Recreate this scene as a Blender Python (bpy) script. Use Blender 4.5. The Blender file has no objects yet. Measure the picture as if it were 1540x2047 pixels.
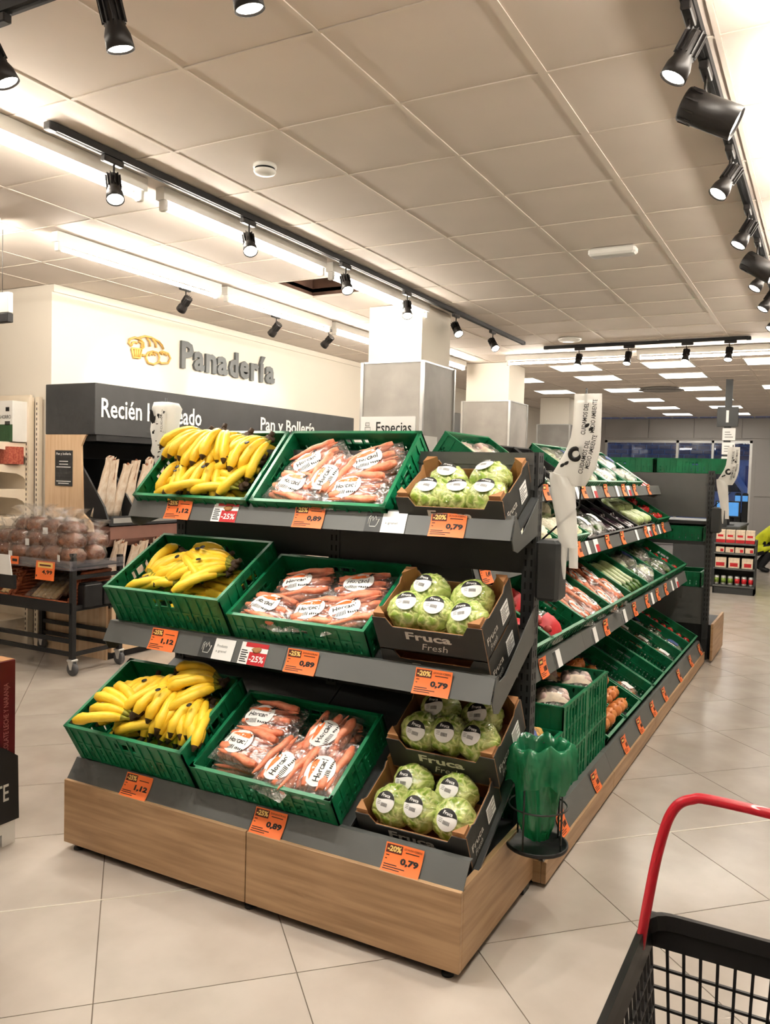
import bpy, math, random
from mathutils import Matrix, Vector, noise as mnoise
R = math.radians
PI = math.pi
S = bpy.context.scene
COL = S.collection
rnd = random.Random(7)

# ------------------------------------------------------------------ camera
FPX, PITCH, ROLL, YAW = 1645.5, R(2.755), R(1.505), R(28.365)
CAM = Vector((0, 0, 1.55))
_cp, _sp, _cr, _sr = math.cos(PITCH), math.sin(PITCH), math.cos(ROLL), math.sin(ROLL)
_rt, _dn, _fw = Vector((1, 0, 0)), Vector((0, -_sp, -_cp)), Vector((0, _cp, -_sp))
_r2, _d2 = _cr*_rt - _sr*_dn, _sr*_rt + _cr*_dn
_Z = Matrix.Rotation(YAW, 3, 'Z')
CR, CD, CF = _Z @ _r2, _Z @ _d2, _Z @ _fw
cam_d = bpy.data.cameras.new('camera')
cam_d.sensor_fit = 'HORIZONTAL'
cam_d.sensor_width = 36
cam_d.lens = 36*FPX/1540
cam_d.clip_end = 120
cam_d.clip_start = 0.02
cam = bpy.data.objects.new('camera', cam_d)
COL.objects.link(cam)
_u = -CD
_b = -CF
cam.matrix_world = Matrix(((CR.x, _u.x, _b.x, CAM.x), (CR.y, _u.y, _b.y, CAM.y), (CR.z, _u.z, _b.z, CAM.z), (0, 0, 0, 1)))
S.camera = cam

def ray(px, py):
    return CR*((px-770)/FPX) + CD*((py-1023.5)/FPX) + CF
def onX(px, py, X):
    r = ray(px, py)
    return CAM + r*(X/r.x)
def onY(px, py, Y):
    r = ray(px, py)
    return CAM + r*(Y/r.y)
def onZ(px, py, z):
    r = ray(px, py)
    return CAM + r*((z-1.55)/r.z)
def project(p):
    d = Vector(p) - CAM
    w = d.dot(CF)
    if w < 0.05:
        return None
    return 770 + d.dot(CR)/w*FPX, 1023.5 + d.dot(CD)/w*FPX

# ------------------------------------------------------------------ world, exposure
S.view_settings.view_transform = 'Standard'
S.view_settings.look = 'None'
S.view_settings.gamma = 1
S.view_settings.use_curve_mapping = False
S.view_settings.exposure = .74
cy = S.cycles
cy.max_bounces = 5
cy.diffuse_bounces = 3
cy.glossy_bounces = 2
cy.transmission_bounces = 4
cy.transparent_max_bounces = 10
cy.caustics_reflective = False
cy.caustics_refractive = False
cy.use_adaptive_sampling = True
cy.adaptive_threshold = .06
cy.adaptive_min_samples = 12
TUBE_E, PANEL_E, SPOT_W, LENS_E = 58.0, 5.0, 30.0, 20.0
wd = bpy.data.worlds.new('dusk')
S.world = wd
wd.use_nodes = True
wb = wd.node_tree.nodes['Background']
wb.inputs[0].default_value = (0.16, 0.27, 0.55, 1)
wb.inputs[1].default_value = 0.9

# ------------------------------------------------------------------ materials
def lin(c):
    return tuple(((x/255)/12.92 if x/255 <= .04045 else (((x/255)+.055)/1.055)**2.4) for x in c) + (1,)

def mat(name, rgb, rough=.5, metal=0., var=.12, vscale=6., bump=0., bscale=40., rgb2=None, stretch=None, emit=0, spec=.5, coat=0, sub=0, detail=4, lo=.35, hi=.65):
    m = bpy.data.materials.new(name)
    m.use_nodes = True
    nt = m.node_tree
    b = nt.nodes['Principled BSDF']
    b.inputs['Roughness'].default_value = rough
    b.inputs['Metallic'].default_value = metal
    b.inputs['Specular IOR Level'].default_value = spec
    b.inputs['Coat Weight'].default_value = coat
    tc = nt.nodes.new('ShaderNodeTexCoord')
    mp = nt.nodes.new('ShaderNodeMapping')
    nt.links.new(tc.outputs['Object'], mp.inputs[0])
    if stretch:
        mp.inputs['Scale'].default_value = stretch
    n = nt.nodes.new('ShaderNodeTexNoise')
    n.inputs['Scale'].default_value = vscale
    n.inputs['Detail'].default_value = detail
    nt.links.new(mp.outputs[0], n.inputs['Vector'])
    cr = nt.nodes.new('ShaderNodeValToRGB')
    c = lin(rgb)
    if rgb2 is None:
        d = tuple(max(0, x*(1-var)) for x in c[:3]) + (1,)
        e = tuple(min(1, x*(1+var)) for x in c[:3]) + (1,)
    else:
        d, e = c, lin(rgb2)
    cr.color_ramp.elements[0].position = lo
    cr.color_ramp.elements[1].position = hi
    cr.color_ramp.elements[0].color = d
    cr.color_ramp.elements[1].color = e
    nt.links.new(n.outputs['Fac'], cr.inputs[0])
    nt.links.new(cr.outputs[0], b.inputs['Base Color'])
    if bump:
        n2 = nt.nodes.new('ShaderNodeTexNoise')
        n2.inputs['Scale'].default_value = bscale
        n2.inputs['Detail'].default_value = 3
        nt.links.new(mp.outputs[0], n2.inputs['Vector'])
        bp = nt.nodes.new('ShaderNodeBump')
        bp.inputs['Strength'].default_value = bump
        bp.inputs['Distance'].default_value = .01
        nt.links.new(n2.outputs['Fac'], bp.inputs['Height'])
        nt.links.new(bp.outputs[0], b.inputs['Normal'])
    if emit:
        b.inputs['Emission Color'].default_value = e
        b.inputs['Emission Strength'].default_value = emit
    if sub:
        b.inputs['Subsurface Weight'].default_value = sub
        b.inputs['Subsurface Scale'].default_value = .01
    return m

def emis(name, rgb, s):
    m = bpy.data.materials.new(name)
    m.use_nodes = True
    nt = m.node_tree
    nt.nodes.clear()
    e = nt.nodes.new('ShaderNodeEmission')
    o = nt.nodes.new('ShaderNodeOutputMaterial')
    e.inputs[0].default_value = lin(rgb)
    e.inputs[1].default_value = s
    nt.links.new(e.outputs[0], o.inputs[0])
    return m

def film(name, tint=(255, 255, 255), gloss=.18, rough=.12, body=0., bodyrgb=(240, 240, 240), bscale=35, bstr=.9):
    m = bpy.data.materials.new(name)
    m.use_nodes = True
    nt = m.node_tree
    nt.nodes.clear()
    o = nt.nodes.new('ShaderNodeOutputMaterial')
    t = nt.nodes.new('ShaderNodeBsdfTransparent')
    t.inputs[0].default_value = lin(tint)
    g = nt.nodes.new('ShaderNodeBsdfGlossy')
    g.inputs['Roughness'].default_value = rough
    tc = nt.nodes.new('ShaderNodeTexCoord')
    n = nt.nodes.new('ShaderNodeTexNoise')
    n.inputs['Scale'].default_value = bscale
    n.inputs['Detail'].default_value = 3
    nt.links.new(tc.outputs['Object'], n.inputs['Vector'])
    bp = nt.nodes.new('ShaderNodeBump')
    bp.inputs['Strength'].default_value = bstr
    bp.inputs['Distance'].default_value = .02
    nt.links.new(n.outputs['Fac'], bp.inputs['Height'])
    nt.links.new(bp.outputs[0], g.inputs['Normal'])
    mx = nt.nodes.new('ShaderNodeMixShader')
    mx.inputs[0].default_value = gloss
    nt.links.new(t.outputs[0], mx.inputs[1])
    nt.links.new(g.outputs[0], mx.inputs[2])
    last = mx
    if body:
        d = nt.nodes.new('ShaderNodeBsdfDiffuse')
        d.inputs[0].default_value = lin(bodyrgb)
        tr = nt.nodes.new('ShaderNodeBsdfTranslucent')
        tr.inputs[0].default_value = lin(bodyrgb)
        m1 = nt.nodes.new('ShaderNodeMixShader')
        m1.inputs[0].default_value = .4
        nt.links.new(d.outputs[0], m1.inputs[1])
        nt.links.new(tr.outputs[0], m1.inputs[2])
        m2 = nt.nodes.new('ShaderNodeMixShader')
        m2.inputs[0].default_value = body
        nt.links.new(mx.outputs[0], m2.inputs[1])
        nt.links.new(m1.outputs[0], m2.inputs[2])
        last = m2
    nt.links.new(last.outputs[0], o.inputs[0])
    return m

K = {}
K['crate'] = mat('crate_green', (10, 118, 74), .38, var=.14, vscale=9)
K['grey'] = mat('shelf_grey', (92, 94, 92), .45, var=.05, vscale=3)
K['dark'] = mat('dark_steel', (58, 60, 60), .45, var=.08)
K['black'] = mat('matt_black', (24, 24, 25), .55, var=.15)
K['slot'] = mat('slot_black', (8, 8, 8), .8)
K['wood'] = mat('oak_panel', (156, 122, 86), .45, rgb2=(184, 150, 112), vscale=3.0, stretch=(.9, .9, 14), detail=6, bump=.05, bscale=8)
K['woodv'] = mat('pale_oak_panel', (214, 178, 138), .5, rgb2=(232, 203, 168), vscale=3.0, stretch=(9, 9, .6), detail=6)
K['tile'] = mat('stone_tile', (182, 172, 161), .2, rgb2=(196, 187, 177), vscale=3.2, detail=8, bump=.015, bscale=12, spec=.45)
K['grout'] = mat('grout', (120, 108, 96), .8)
K['strip'] = mat('joint_metal', (236, 230, 216), .3, metal=.3)
K['ctile'] = mat('ceiling_board', (226, 214, 203), .75, var=.03, vscale=2, bump=.03, bscale=200)
K['cgrid'] = mat('ceiling_grid', (228, 216, 203), .6, var=.03)
K['wall'] = mat('cream_wall', (236, 228, 214), .7, var=.02, vscale=1)
K['wallg'] = mat('grey_panel_wall', (176, 172, 168), .6, var=.04, vscale=1)
K['clad'] = mat('concrete_cladding', (150, 146, 140), .5, rgb2=(172, 168, 162), vscale=3, detail=7)
K['alu'] = mat('aluminium', (206, 206, 204), .3, metal=.7, var=.05)
K['steel'] = mat('brushed_steel', (176, 178, 180), .3, metal=.9, var=.1, stretch=(30, 30, 1))
K['white'] = mat('white_enamel', (236, 234, 228), .4, var=.03)
K['cream'] = mat('cream_enamel', (240, 226, 204), .45, var=.03)
K['anth'] = mat('anthracite_board', (56, 57, 58), .5, var=.08)
K['letterg'] = mat('grey_letter', (88, 92, 92), .4, var=.1)
K['gold'] = mat('gold_outline', (222, 176, 96), .45, var=.1)
K['paper'] = mat('white_paper', (244, 243, 240), .6, var=.02)
K['paperw'] = mat('bread_paper', (240, 226, 208), .6, rgb2=(214, 188, 160), vscale=14, stretch=(1, 6, 1), bump=.3, bscale=30)
K['ink'] = mat('black_ink', (22, 20, 18), .6)
K['inkg'] = mat('grey_ink', (120, 120, 116), .6)
K['inkl'] = mat('light_ink', (206, 202, 192), .6)
K['orange'] = mat('orange_card', (255, 124, 58), .5, var=.05)
K['brown'] = mat('brown_print', (92, 34, 18), .6)
K['yel'] = mat('yellow_print', (250, 208, 120), .6)
K['red'] = mat('red_print', (196, 26, 36), .5, var=.15)
K['redh'] = mat('red_handle', (214, 24, 48), .35, var=.06, coat=.3)
K['bask'] = mat('basket_black', (34, 33, 33), .42, var=.15)
K['kraft'] = mat('kraft_board', (164, 116, 72), .75, var=.1, vscale=12)
K['carton'] = mat('printed_carton', (50, 50, 47), .55, var=.08)
K['banana'] = mat('banana_skin', (236, 186, 34), .42, rgb2=(250, 214, 66), vscale=14, bump=.03, bscale=60, spec=.4)
K['bangreen'] = mat('banana_stem', (150, 148, 46), .5, var=.25, vscale=40)
K['bantip'] = mat('banana_tip', (66, 44, 20), .7, var=.3)
K['carrot'] = mat('carrot_skin', (226, 120, 84), .5, rgb2=(244, 160, 124), vscale=30, bump=.2, bscale=90)
K['filmc'] = film('clear_film', gloss=.3, rough=.16, body=.05, bodyrgb=(255, 250, 246), bscale=30, bstr=1.)
K['filmb'] = film('bread_film', gloss=.13, rough=.1, body=.02, bodyrgb=(255, 244, 226), bscale=26, bstr=1.)
K['filml'] = film('lettuce_film', gloss=.14, rough=.14, body=.01, bodyrgb=(255, 255, 245), bscale=26, bstr=1.)
K['leaf'] = mat('dark_leaf', (34, 66, 26), .5, rgb2=(92, 128, 50), vscale=22, bump=.6, bscale=40)
K['leafp'] = mat('pale_leaf', (168, 190, 116), .5, rgb2=(232, 236, 208), vscale=14, bump=.4, bscale=40)
K['cauli'] = mat('cauliflower', (240, 234, 208), .7, var=.06, vscale=40, bump=1., bscale=60)
K['tomato'] = mat('tomato_red', (196, 30, 26), .25, var=.15, vscale=4, coat=.3)
K['pepper'] = mat('pepper_red', (186, 24, 26), .25, var=.15, vscale=4, coat=.3)
K['auber'] = mat('aubergine', (42, 22, 34), .25, var=.2, coat=.4)
K['onion'] = mat('onion_skin', (206, 118, 58), .4, rgb2=(228, 154, 92), vscale=6, stretch=(1, 1, .3))
K['potato'] = mat('potato_skin', (218, 170, 86), .7, var=.15, vscale=18)
K['potred'] = mat('red_potato', (176, 58, 50), .6, var=.2, vscale=16)
K['garlic'] = mat('garlic_skin', (232, 214, 200), .6, rgb2=(214, 178, 172), vscale=8, stretch=(1, 1, .4))
K['blue'] = mat('blue_print', (38, 66, 128), .5, var=.1)
K['bin_bag'] = film('green_bag', tint=(110, 200, 150), gloss=.16, rough=.22, body=.55, bodyrgb=(56, 168, 118), bscale=14, bstr=.8)
K['bagw'] = film('produce_bag', tint=(250, 250, 248), gloss=.1, rough=.3, body=.78, bodyrgb=(255, 254, 250), bscale=18, bstr=.6)
K['lens'] = emis('lamp_lens', (255, 246, 228), LENS_E)
K['tube'] = emis('tube_glow', (255, 245, 231), TUBE_E)
K['panel'] = emis('panel_glow', (255, 248, 236), PANEL_E)
K['lamp'] = mat('lamp_black', (30, 27, 26), .45, var=.1)
K['crust'] = mat('bread_crust', (78, 38, 16), .7, rgb2=(132, 76, 38), vscale=10, bump=.4, bscale=40)
K['stick'] = mat('breadstick', (226, 186, 128), .7, rgb2=(240, 214, 164), vscale=30, bump=.3, bscale=60)
K['wicker'] = mat('wicker', (150, 74, 40), .6, rgb2=(190, 106, 62), vscale=30, stretch=(1, 1, 8), bump=.8, bscale=60)
K['choc'] = mat('maroon_carton', (92, 18, 24), .4, var=.1)
K['clearp'] = film('clear_plastic', gloss=.12, rough=.1, body=.12, bodyrgb=(226, 222, 232), bscale=4, bstr=.1)
K['yjack'] = mat('yellow_jacket', (206, 212, 30), .7, var=.12, vscale=12, bump=.3, bscale=14)
K['trous'] = mat('dark_trousers', (24, 24, 28), .8, var=.2)
K['skin'] = mat('skin', (196, 146, 118), .5, var=.05)
K['hair'] = mat('dark_hair', (26, 20, 18), .5, var=.3, vscale=40)
K['brick'] = mat('brick', (120, 96, 92), .8, var=.2)
K['van'] = mat('pale_body', (150, 158, 176), .4)
K['glass'] = film('window_glass', tint=(232, 238, 246), gloss=.06, rough=.02, bstr=0.)
K['screen'] = mat('screen_blue', (70, 130, 190), .3, emit=.5)
K['rust'] = mat('rusty_beam', (176, 92, 44), .7, var=.3, vscale=20)
K['void'] = mat('void_brown', (96, 70, 56), .9, var=.3)
K['canr'] = mat('can_red', (200, 30, 40), .3, metal=.2)
K['cang'] = mat('can_green', (120, 150, 60), .3, metal=.2)
K['biscuit'] = mat('packet_cream', (232, 214, 190), .5, var=.15, vscale=30)
K['rubber'] = mat('rubber_grey', (88, 88, 90), .6)

def leaf_mat(name, dark, pale, scale=11):
    # crinkled leaf: pale branching veins over green blades
    m = bpy.data.materials.new(name)
    m.use_nodes = True
    nt = m.node_tree
    b = nt.nodes['Principled BSDF']
    b.inputs['Roughness'].default_value = .45
    tc = nt.nodes.new('ShaderNodeTexCoord')
    n = nt.nodes.new('ShaderNodeTexNoise')
    n.inputs['Scale'].default_value = 9
    n.inputs['Detail'].default_value = 4
    nt.links.new(tc.outputs['Object'], n.inputs['Vector'])
    mx = nt.nodes.new('ShaderNodeMixRGB')
    mx.blend_type = 'ADD'
    mx.inputs[0].default_value = .16
    nt.links.new(tc.outputs['Object'], mx.inputs[1])
    nt.links.new(n.outputs['Color'], mx.inputs[2])
    mp = nt.nodes.new('ShaderNodeMapping')
    mp.inputs['Scale'].default_value = (1.5, 1.5, .7)
    nt.links.new(mx.outputs[0], mp.inputs[0])
    v = nt.nodes.new('ShaderNodeTexVoronoi')
    v.feature = 'DISTANCE_TO_EDGE'
    v.inputs['Scale'].default_value = scale*1.6
    nt.links.new(mp.outputs[0], v.inputs['Vector'])
    cr = nt.nodes.new('ShaderNodeValToRGB')
    cr.color_ramp.elements[0].position = .0
    cr.color_ramp.elements[0].color = lin(pale)
    cr.color_ramp.elements[1].position = .22
    cr.color_ramp.elements[1].color = lin(dark)
    nt.links.new(v.outputs['Distance'], cr.inputs[0])
    m2 = nt.nodes.new('ShaderNodeMixRGB')
    m2.inputs[2].default_value = lin(pale)
    n3 = nt.nodes.new('ShaderNodeTexNoise')
    n3.inputs['Scale'].default_value = 12
    nt.links.new(tc.outputs['Object'], n3.inputs['Vector'])
    r3 = nt.nodes.new('ShaderNodeValToRGB')
    r3.color_ramp.elements[0].position = .4
    r3.color_ramp.elements[1].position = .7
    nt.links.new(n3.outputs['Fac'], r3.inputs[0])
    nt.links.new(r3.outputs[0], m2.inputs[0])
    nt.links.new(cr.outputs[0], m2.inputs[1])
    nt.links.new(m2.outputs[0], b.inputs['Base Color'])
    bp = nt.nodes.new('ShaderNodeBump')
    bp.inputs['Strength'].default_value = .8
    bp.inputs['Distance'].default_value = .012
    nt.links.new(v.outputs['Distance'], bp.inputs['Height'])
    nt.links.new(bp.outputs[0], b.inputs['Normal'])
    return m
K['lettuce'] = leaf_mat('iceberg_leaf', (148, 184, 52), (230, 238, 150))

# ------------------------------------------------------------------ mesh builder
_TC = {}
def text_geo(s, off=0., shear=0.):
    k = (s, off, shear)
    if k in _TC:
        return _TC[k]
    cu = bpy.data.curves.new('lettering', 'FONT')
    cu.body = s
    cu.offset = off
    cu.shear = shear
    cu.resolution_u = 2
    o = bpy.data.objects.new('lettering', cu)
    COL.objects.link(o)
    dg = bpy.context.evaluated_depsgraph_get()
    dg.update()
    me = bpy.data.meshes.new_from_object(o.evaluated_get(dg))
    vs = [(v.co.x, v.co.y) for v in me.vertices]
    me.calc_loop_triangles()
    fs = [tuple(t.vertices) for t in me.loop_triangles]
    bpy.data.objects.remove(o)
    bpy.data.meshes.remove(me)
    bpy.data.curves.remove(cu)
    x0, x1 = min(v[0] for v in vs), max(v[0] for v in vs)
    y0, y1 = min(v[1] for v in vs), max(v[1] for v in vs)
    vs = [((x-x0)/(x1-x0), (y-y0)/(y1-y0)) for x, y in vs]
    _TC[k] = (vs, fs)
    return _TC[k]

def frame(o, u, v):
    """matrix with columns u, v, u x v and origin o: local x,y lie on a surface, z sticks out of it"""
    u, v = Vector(u).normalized(), Vector(v).normalized()
    n = u.cross(v).normalized()
    v = n.cross(u)
    return Matrix(((u.x, v.x, n.x, o[0]), (u.y, v.y, n.y, o[1]), (u.z, v.z, n.z, o[2]), (0, 0, 0, 1)))

class MB:
    def __init__(s):
        s.v, s.f, s.m, s.s = [], [], [], []
    def add(s, vs, fs, mi=0, sm=False, M=None):
        o = len(s.v)
        s.v += [tuple(M @ Vector(p)) for p in vs] if M is not None else [tuple(p) for p in vs]
        for f in fs:
            s.f.append(tuple(i+o for i in f))
            s.m.append(mi)
            s.s.append(sm)
        return s
    def box(s, x0, x1, y0, y1, z0, z1, mi=0, M=None):
        vs = [(x, y, z) for z in (z0, z1) for y in (y0, y1) for x in (x0, x1)]
        return s.add(vs, [(0, 2, 3, 1), (4, 5, 7, 6), (0, 1, 5, 4), (2, 6, 7, 3), (0, 4, 6, 2), (1, 3, 7, 5)], mi, False, M)
    def bbox(s, x0, x1, y0, y1, z0, z1, b=.005, mi=0, M=None):
        """box with chamfered vertical and top/bottom edges"""
        def ring(z, i):
            return [(x0+i+b, y0+i, z), (x1-i-b, y0+i, z), (x1-i, y0+i+b, z), (x1-i, y1-i-b, z), (x1-i-b, y1-i, z), (x0+i+b, y1-i, z), (x0+i, y1-i-b, z), (x0+i, y0+i+b, z)]
        vs = ring(z0, b) + ring(z0+b, 0) + ring(z1-b, 0) + ring(z1, b)
        fs = [tuple(range(7, -1, -1)), tuple(range(24, 32))]
        for k in range(3):
            for i in range(8):
                j = (i+1) % 8
                fs.append((k*8+i, k*8+j, k*8+8+j, k*8+8+i))
        return s.add(vs, fs, mi, False, M)
    def quad(s, a, b, c, d, mi=0, M=None):
        return s.add([a, b, c, d], [(0, 1, 2, 3)], mi, False, M)
    def prism(s, poly, d0, d1, ax='z', mi=0, M=None, sm=False):
        n = len(poly)
        def P(a, b, d):
            return {'z': (a, b, d), 'y': (a, d, b), 'x': (d, a, b)}[ax]
        vs = [P(a, b, d0) for a, b in poly] + [P(a, b, d1) for a, b in poly]
        s.add(vs, [tuple(range(n-1, -1, -1)), tuple(range(n, 2*n))], mi, False, M)
        o = len(s.v) - 2*n
        for i in range(n):
            j = (i+1) % n
            s.f.append((o+i, o+j, o+n+j, o+n+i))
            s.m.append(mi)
            s.s.append(sm)
        return s
    def tube(s, pts, r, n=8, mi=0, sm=True, caps=True, M=None, flat=1., mis=None, closed=False):
        pts = [Vector(p) for p in pts]
        m = len(pts)
        rs = r if isinstance(r, (list, tuple)) else [r]*m
        t = []
        for i in range(m):
            if closed:
                d = pts[(i+1) % m]-pts[i-1]
            else:
                d = pts[min(i+1, m-1)]-pts[max(i-1, 0)]
            t.append(d.normalized() if d.length > 1e-9 else Vector((0, 0, 1)))
        up = Vector((0, 0, 1)) if abs(t[0].z) < .9 else Vector((1, 0, 0))
        nn = (up - t[0]*up.dot(t[0])).normalized()
        vs = []
        for i in range(m):
            nn = (nn - t[i]*nn.dot(t[i])).normalized()
            bb = t[i].cross(nn)
            for k in range(n):
                a = 2*PI*k/n
                vs.append(pts[i] + nn*(math.cos(a)*rs[i]) + bb*(math.sin(a)*rs[i]*flat))
        o0 = len(s.f)
        fs = []
        for i in range(m if closed else m-1):
            i2 = (i+1) % m
            for k in range(n):
                k2 = (k+1) % n
                fs.append((i*n+k, i*n+k2, i2*n+k2, i2*n+k))
        s.add(vs, fs, mi, sm, M)
        if mis:
            for i in range(m-1):
                for k in range(n):
                    s.m[o0+i*n+k] = mis[i]
        if caps and not closed:
            o = len(s.v) - m*n
            s.f += [tuple(o+k for k in range(n-1, -1, -1)), tuple(o+(m-1)*n+k for k in range(n))]
            s.m += [mis[0] if mis else mi, mis[-1] if mis else mi]
            s.s += [False, False]
        return s
    def lathe(s, prof, n=16, mi=0, sm=True, M=None, ang=2*PI):
        m = len(prof)
        vs = [(r*math.cos(ang*k/n), r*math.sin(ang*k/n), z) for r, z in prof for k in range(n)]
        fs = []
        for i in range(m-1):
            for k in range(n):
                k2 = (k+1) % n
                fs.append((i*n+k, i*n+k2, (i+1)*n+k2, (i+1)*n+k))
        fs += [tuple(range(n-1, -1, -1)), tuple((m-1)*n+k for k in range(n))]
        return s.add(vs, fs, mi, sm, M)
    def lump(s, rx, ry, rz, seed=0, amp=.08, freq=2.5, nu=14, nv=9, mi=0, M=None, fn=None):
        vs, fs = [(0, 0, rz), ], []
        off = Vector((seed*3.1, seed*1.7, seed*.9))
        for j in range(1, nv):
            ph = PI*j/nv
            for i in range(nu):
                a = 2*PI*i/nu
                d = Vector((math.sin(ph)*math.cos(a), math.sin(ph)*math.sin(a), math.cos(ph)))
                k = 1 + amp*mnoise.noise(d*freq+off)*2
                if fn:
                    k *= fn(d, a, ph)
                vs.append((d.x*rx*k, d.y*ry*k, d.z*rz*k))
        vs.append((0, 0, -rz))
        for i in range(nu):
            i2 = (i+1) % nu
            fs.append((0, 1+i, 1+i2))
            for j in range(nv-2):
                fs.append((1+j*nu+i, 1+(j+1)*nu+i, 1+(j+1)*nu+i2, 1+j*nu+i2))
            fs.append((len(vs)-1, 1+(nv-2)*nu+i2, 1+(nv-2)*nu+i))
        return s.add(vs, fs, mi, True, M)
    def text(s, txt, w, h, mi=0, M=None, x=0, y=0, z=.0008, off=0., depth=0, warp=None, shear=0.):
        """lettering stretched to fill w x h with its lower left corner at x, y on the frame M"""
        vs, fs = text_geo(txt, off, shear)
        P = [(x+a*w, y+b*h, z) for a, b in vs]
        if warp:
            P = [warp(*p) for p in P]
        s.add(P, fs, mi, False, M)
        if depth:
            Q = [(p[0], p[1], p[2]-depth) for p in P]
            s.add(Q, [tuple(reversed(f)) for f in fs], mi, False, M)
            n = len(P)
            o = len(s.v)-2*n
            cnt = {}
            for f in fs:
                for a, b in zip(f, f[1:]+f[:1]):
                    cnt[(a, b)] = 1
            for (a, b) in cnt:
                if (b, a) not in cnt:
                    s.f.append((o+b, o+a, o+n+a, o+n+b))
                    s.m.append(mi)
                    s.s.append(False)
        return s
    def mesh(s, name, mats):
        me = bpy.data.meshes.new(name)
        me.from_pydata(s.v, [], s.f)
        for m in (mats if isinstance(mats, (list, tuple)) else [mats]):
            me.materials.append(m)
        me.polygons.foreach_set('material_index', s.m)
        me.polygons.foreach_set('use_smooth', s.s)
        me.update()
        return me

I4 = Matrix.Identity(4)
def T(x, y, z):
    return Matrix.Translation((x, y, z))
def RX(a):
    return Matrix.Rotation(a, 4, 'X')
def RY(a):
    return Matrix.Rotation(a, 4, 'Y')
def RZ(a):
    return Matrix.Rotation(a, 4, 'Z')
def SC(x, y, z):
    return Matrix.Diagonal((x, y, z, 1))

def obj(name, me, parent=None, M=None):
    o = bpy.data.objects.new(name, me)
    COL.objects.link(o)
    o.parent = parent
    if M is not None:
        o.matrix_basis = M
    return o
def part(name, mb, mats, parent, M=None, label=None, kind=None):
    o = obj(name, mb.mesh(name, mats), parent, M)
    if label:
        o['label'] = label
    if kind:
        o['kind'] = kind
    return o
def tag(o, label, cat, group=None):
    o['label'] = label
    o['category'] = cat
    if group:
        o['group'] = group
    return o
def thing(name, label, cat, M=None, group=None):
    o = obj(name, None, None, M)
    o.empty_display_size = .05
    return tag(o, label, cat, group)
def solo(name, mb, mats, label, cat, M=None, group=None):
    return tag(obj(name, mb.mesh(name, mats), None, M), label, cat, group)
def struct(name, mb, mats, M=None):
    o = obj(name, mb.mesh(name, mats), None, M)
    o['kind'] = 'structure'
    return o
def spawn(proto, name, label, cat, M, group=None):
    """a new thing made of the shared meshes of a prototype: [(part name, mesh, matrix, [sub-parts])]"""
    t = thing(name, label, cat, M, group)
    for p in proto:
        c = obj(p[0], p[1], t, p[2])
        for q in (p[3] if len(p) > 3 else []):
            obj(q[0], q[1], c, q[2])
    return t
# ------------------------------------------------------------------ floor: square tiles laid at 45 degrees
H = 3.03
X0, X1, Y0, Y1 = -8.6, 3.4, -2.6, 20.7
mb = MB()
mb.box(X0, X1, Y0, Y1, -.06, -.004)
floor = struct('floor', mb, K['grout'])
P = .594
FA = Matrix.Rotation(R(45.3), 2)
ANC = Vector((-2.221, 2.058))
g = P/2 - .0018
mb = MB()
mb.box(-g, g, -g, g, -.012, 0)
tile_me = mb.mesh('floor_tile', K['tile'])
cells = []
for i in range(-26, 40):
    for j in range(-40, 40):
        c = ANC + FA @ Vector(((i+.5)*P, (j+.5)*P))
        if not (X0+.45 < c.x < X1-.45 and Y0+.45 < c.y < Y1-.45):
            continue
        q = project((c.x, c.y, 0))
        vis = q is not None and -220 < q[0] < 1760 and q[1] < 2300
        cells.append((0 if vis else 1, (c - Vector((0, 0))).length, c))
cells.sort(key=lambda a: (a[0], a[1]))
rest = MB()
for k, (nv, d, c) in enumerate(cells):
    M = T(c.x, c.y, 0) @ RZ(R(45.3) + (k*7 % 4)*PI/2)
    if k < 300 and not nv:
        obj('floor_tile', tile_me, floor, M)
    else:
        rest.box(-g, g, -g, g, -.012, 0, 0, M)
part('floor_tiling', rest, K['tile'], floor, kind='stuff')
mb = MB()
Ms = T(ANC.x, ANC.y, 0) @ RZ(R(45.3))
mb.box(-1.6, 3.5, -.0035, .0035, -.004, .0008, 0, Ms)
part('joint_strip', mb, K['strip'], floor, label='pale metal expansion joint strip between floor tiles')

# ------------------------------------------------------------------ ceiling: 60 cm boards in a T-bar grid, one board missing
mb = MB()
mb.box(X0, X1, Y0, -.4+5.79, H+.05, H+.08)
mb.box(X0, X1, 5.99, Y1, H+.05, H+.08)
mb.box(X0, -4.0, 5.39, 5.99, H+.05, H+.08)
mb.box(-3.4, X1, 5.39, 5.99, H+.05, H+.08)
ceil = struct('ceiling', mb, K['cgrid'])
gx = [-1.6+.6*k for k in range(-12, 9)]
gy = [2.39+.6*k for k in range(-8, 31)]
LIGHTS = [(-3.1, 11.2), (-3.1, 12.4), (-1.9, 11.2), (-1.9, 12.4), (-3.1, 14.24), (-1.9, 14.24), (-3.1, 16.0), (-1.9, 16.0), (-3.1, 17.84), (-1.9, 17.84), (-3.1, 19.6),
          (-1.9, 19.6), (-4.3, 14.24), (-4.3, 12.4), (-4.3, 16.0), (-4.3, 11.2), (-.7, 11.2), (-.7, 14.24), (.5, 11.2), (.5, 14.24), (-.7, 17.84)]
def snap(v, o):
    return o + .6*math.floor((v-o)/.6) + .3
LIGHTS = [(snap(a, -1.6), snap(b, 2.39)) for a, b in LIGHTS]
LS = {(round(a, 2), round(b, 2)) for a, b in LIGHTS}
mb = MB()
w = .2895
mb.box(-w, w, -w, w, 0, .015)
ct_me = mb.mesh('ceiling_tile', K['ctile'])
cells = []
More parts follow.
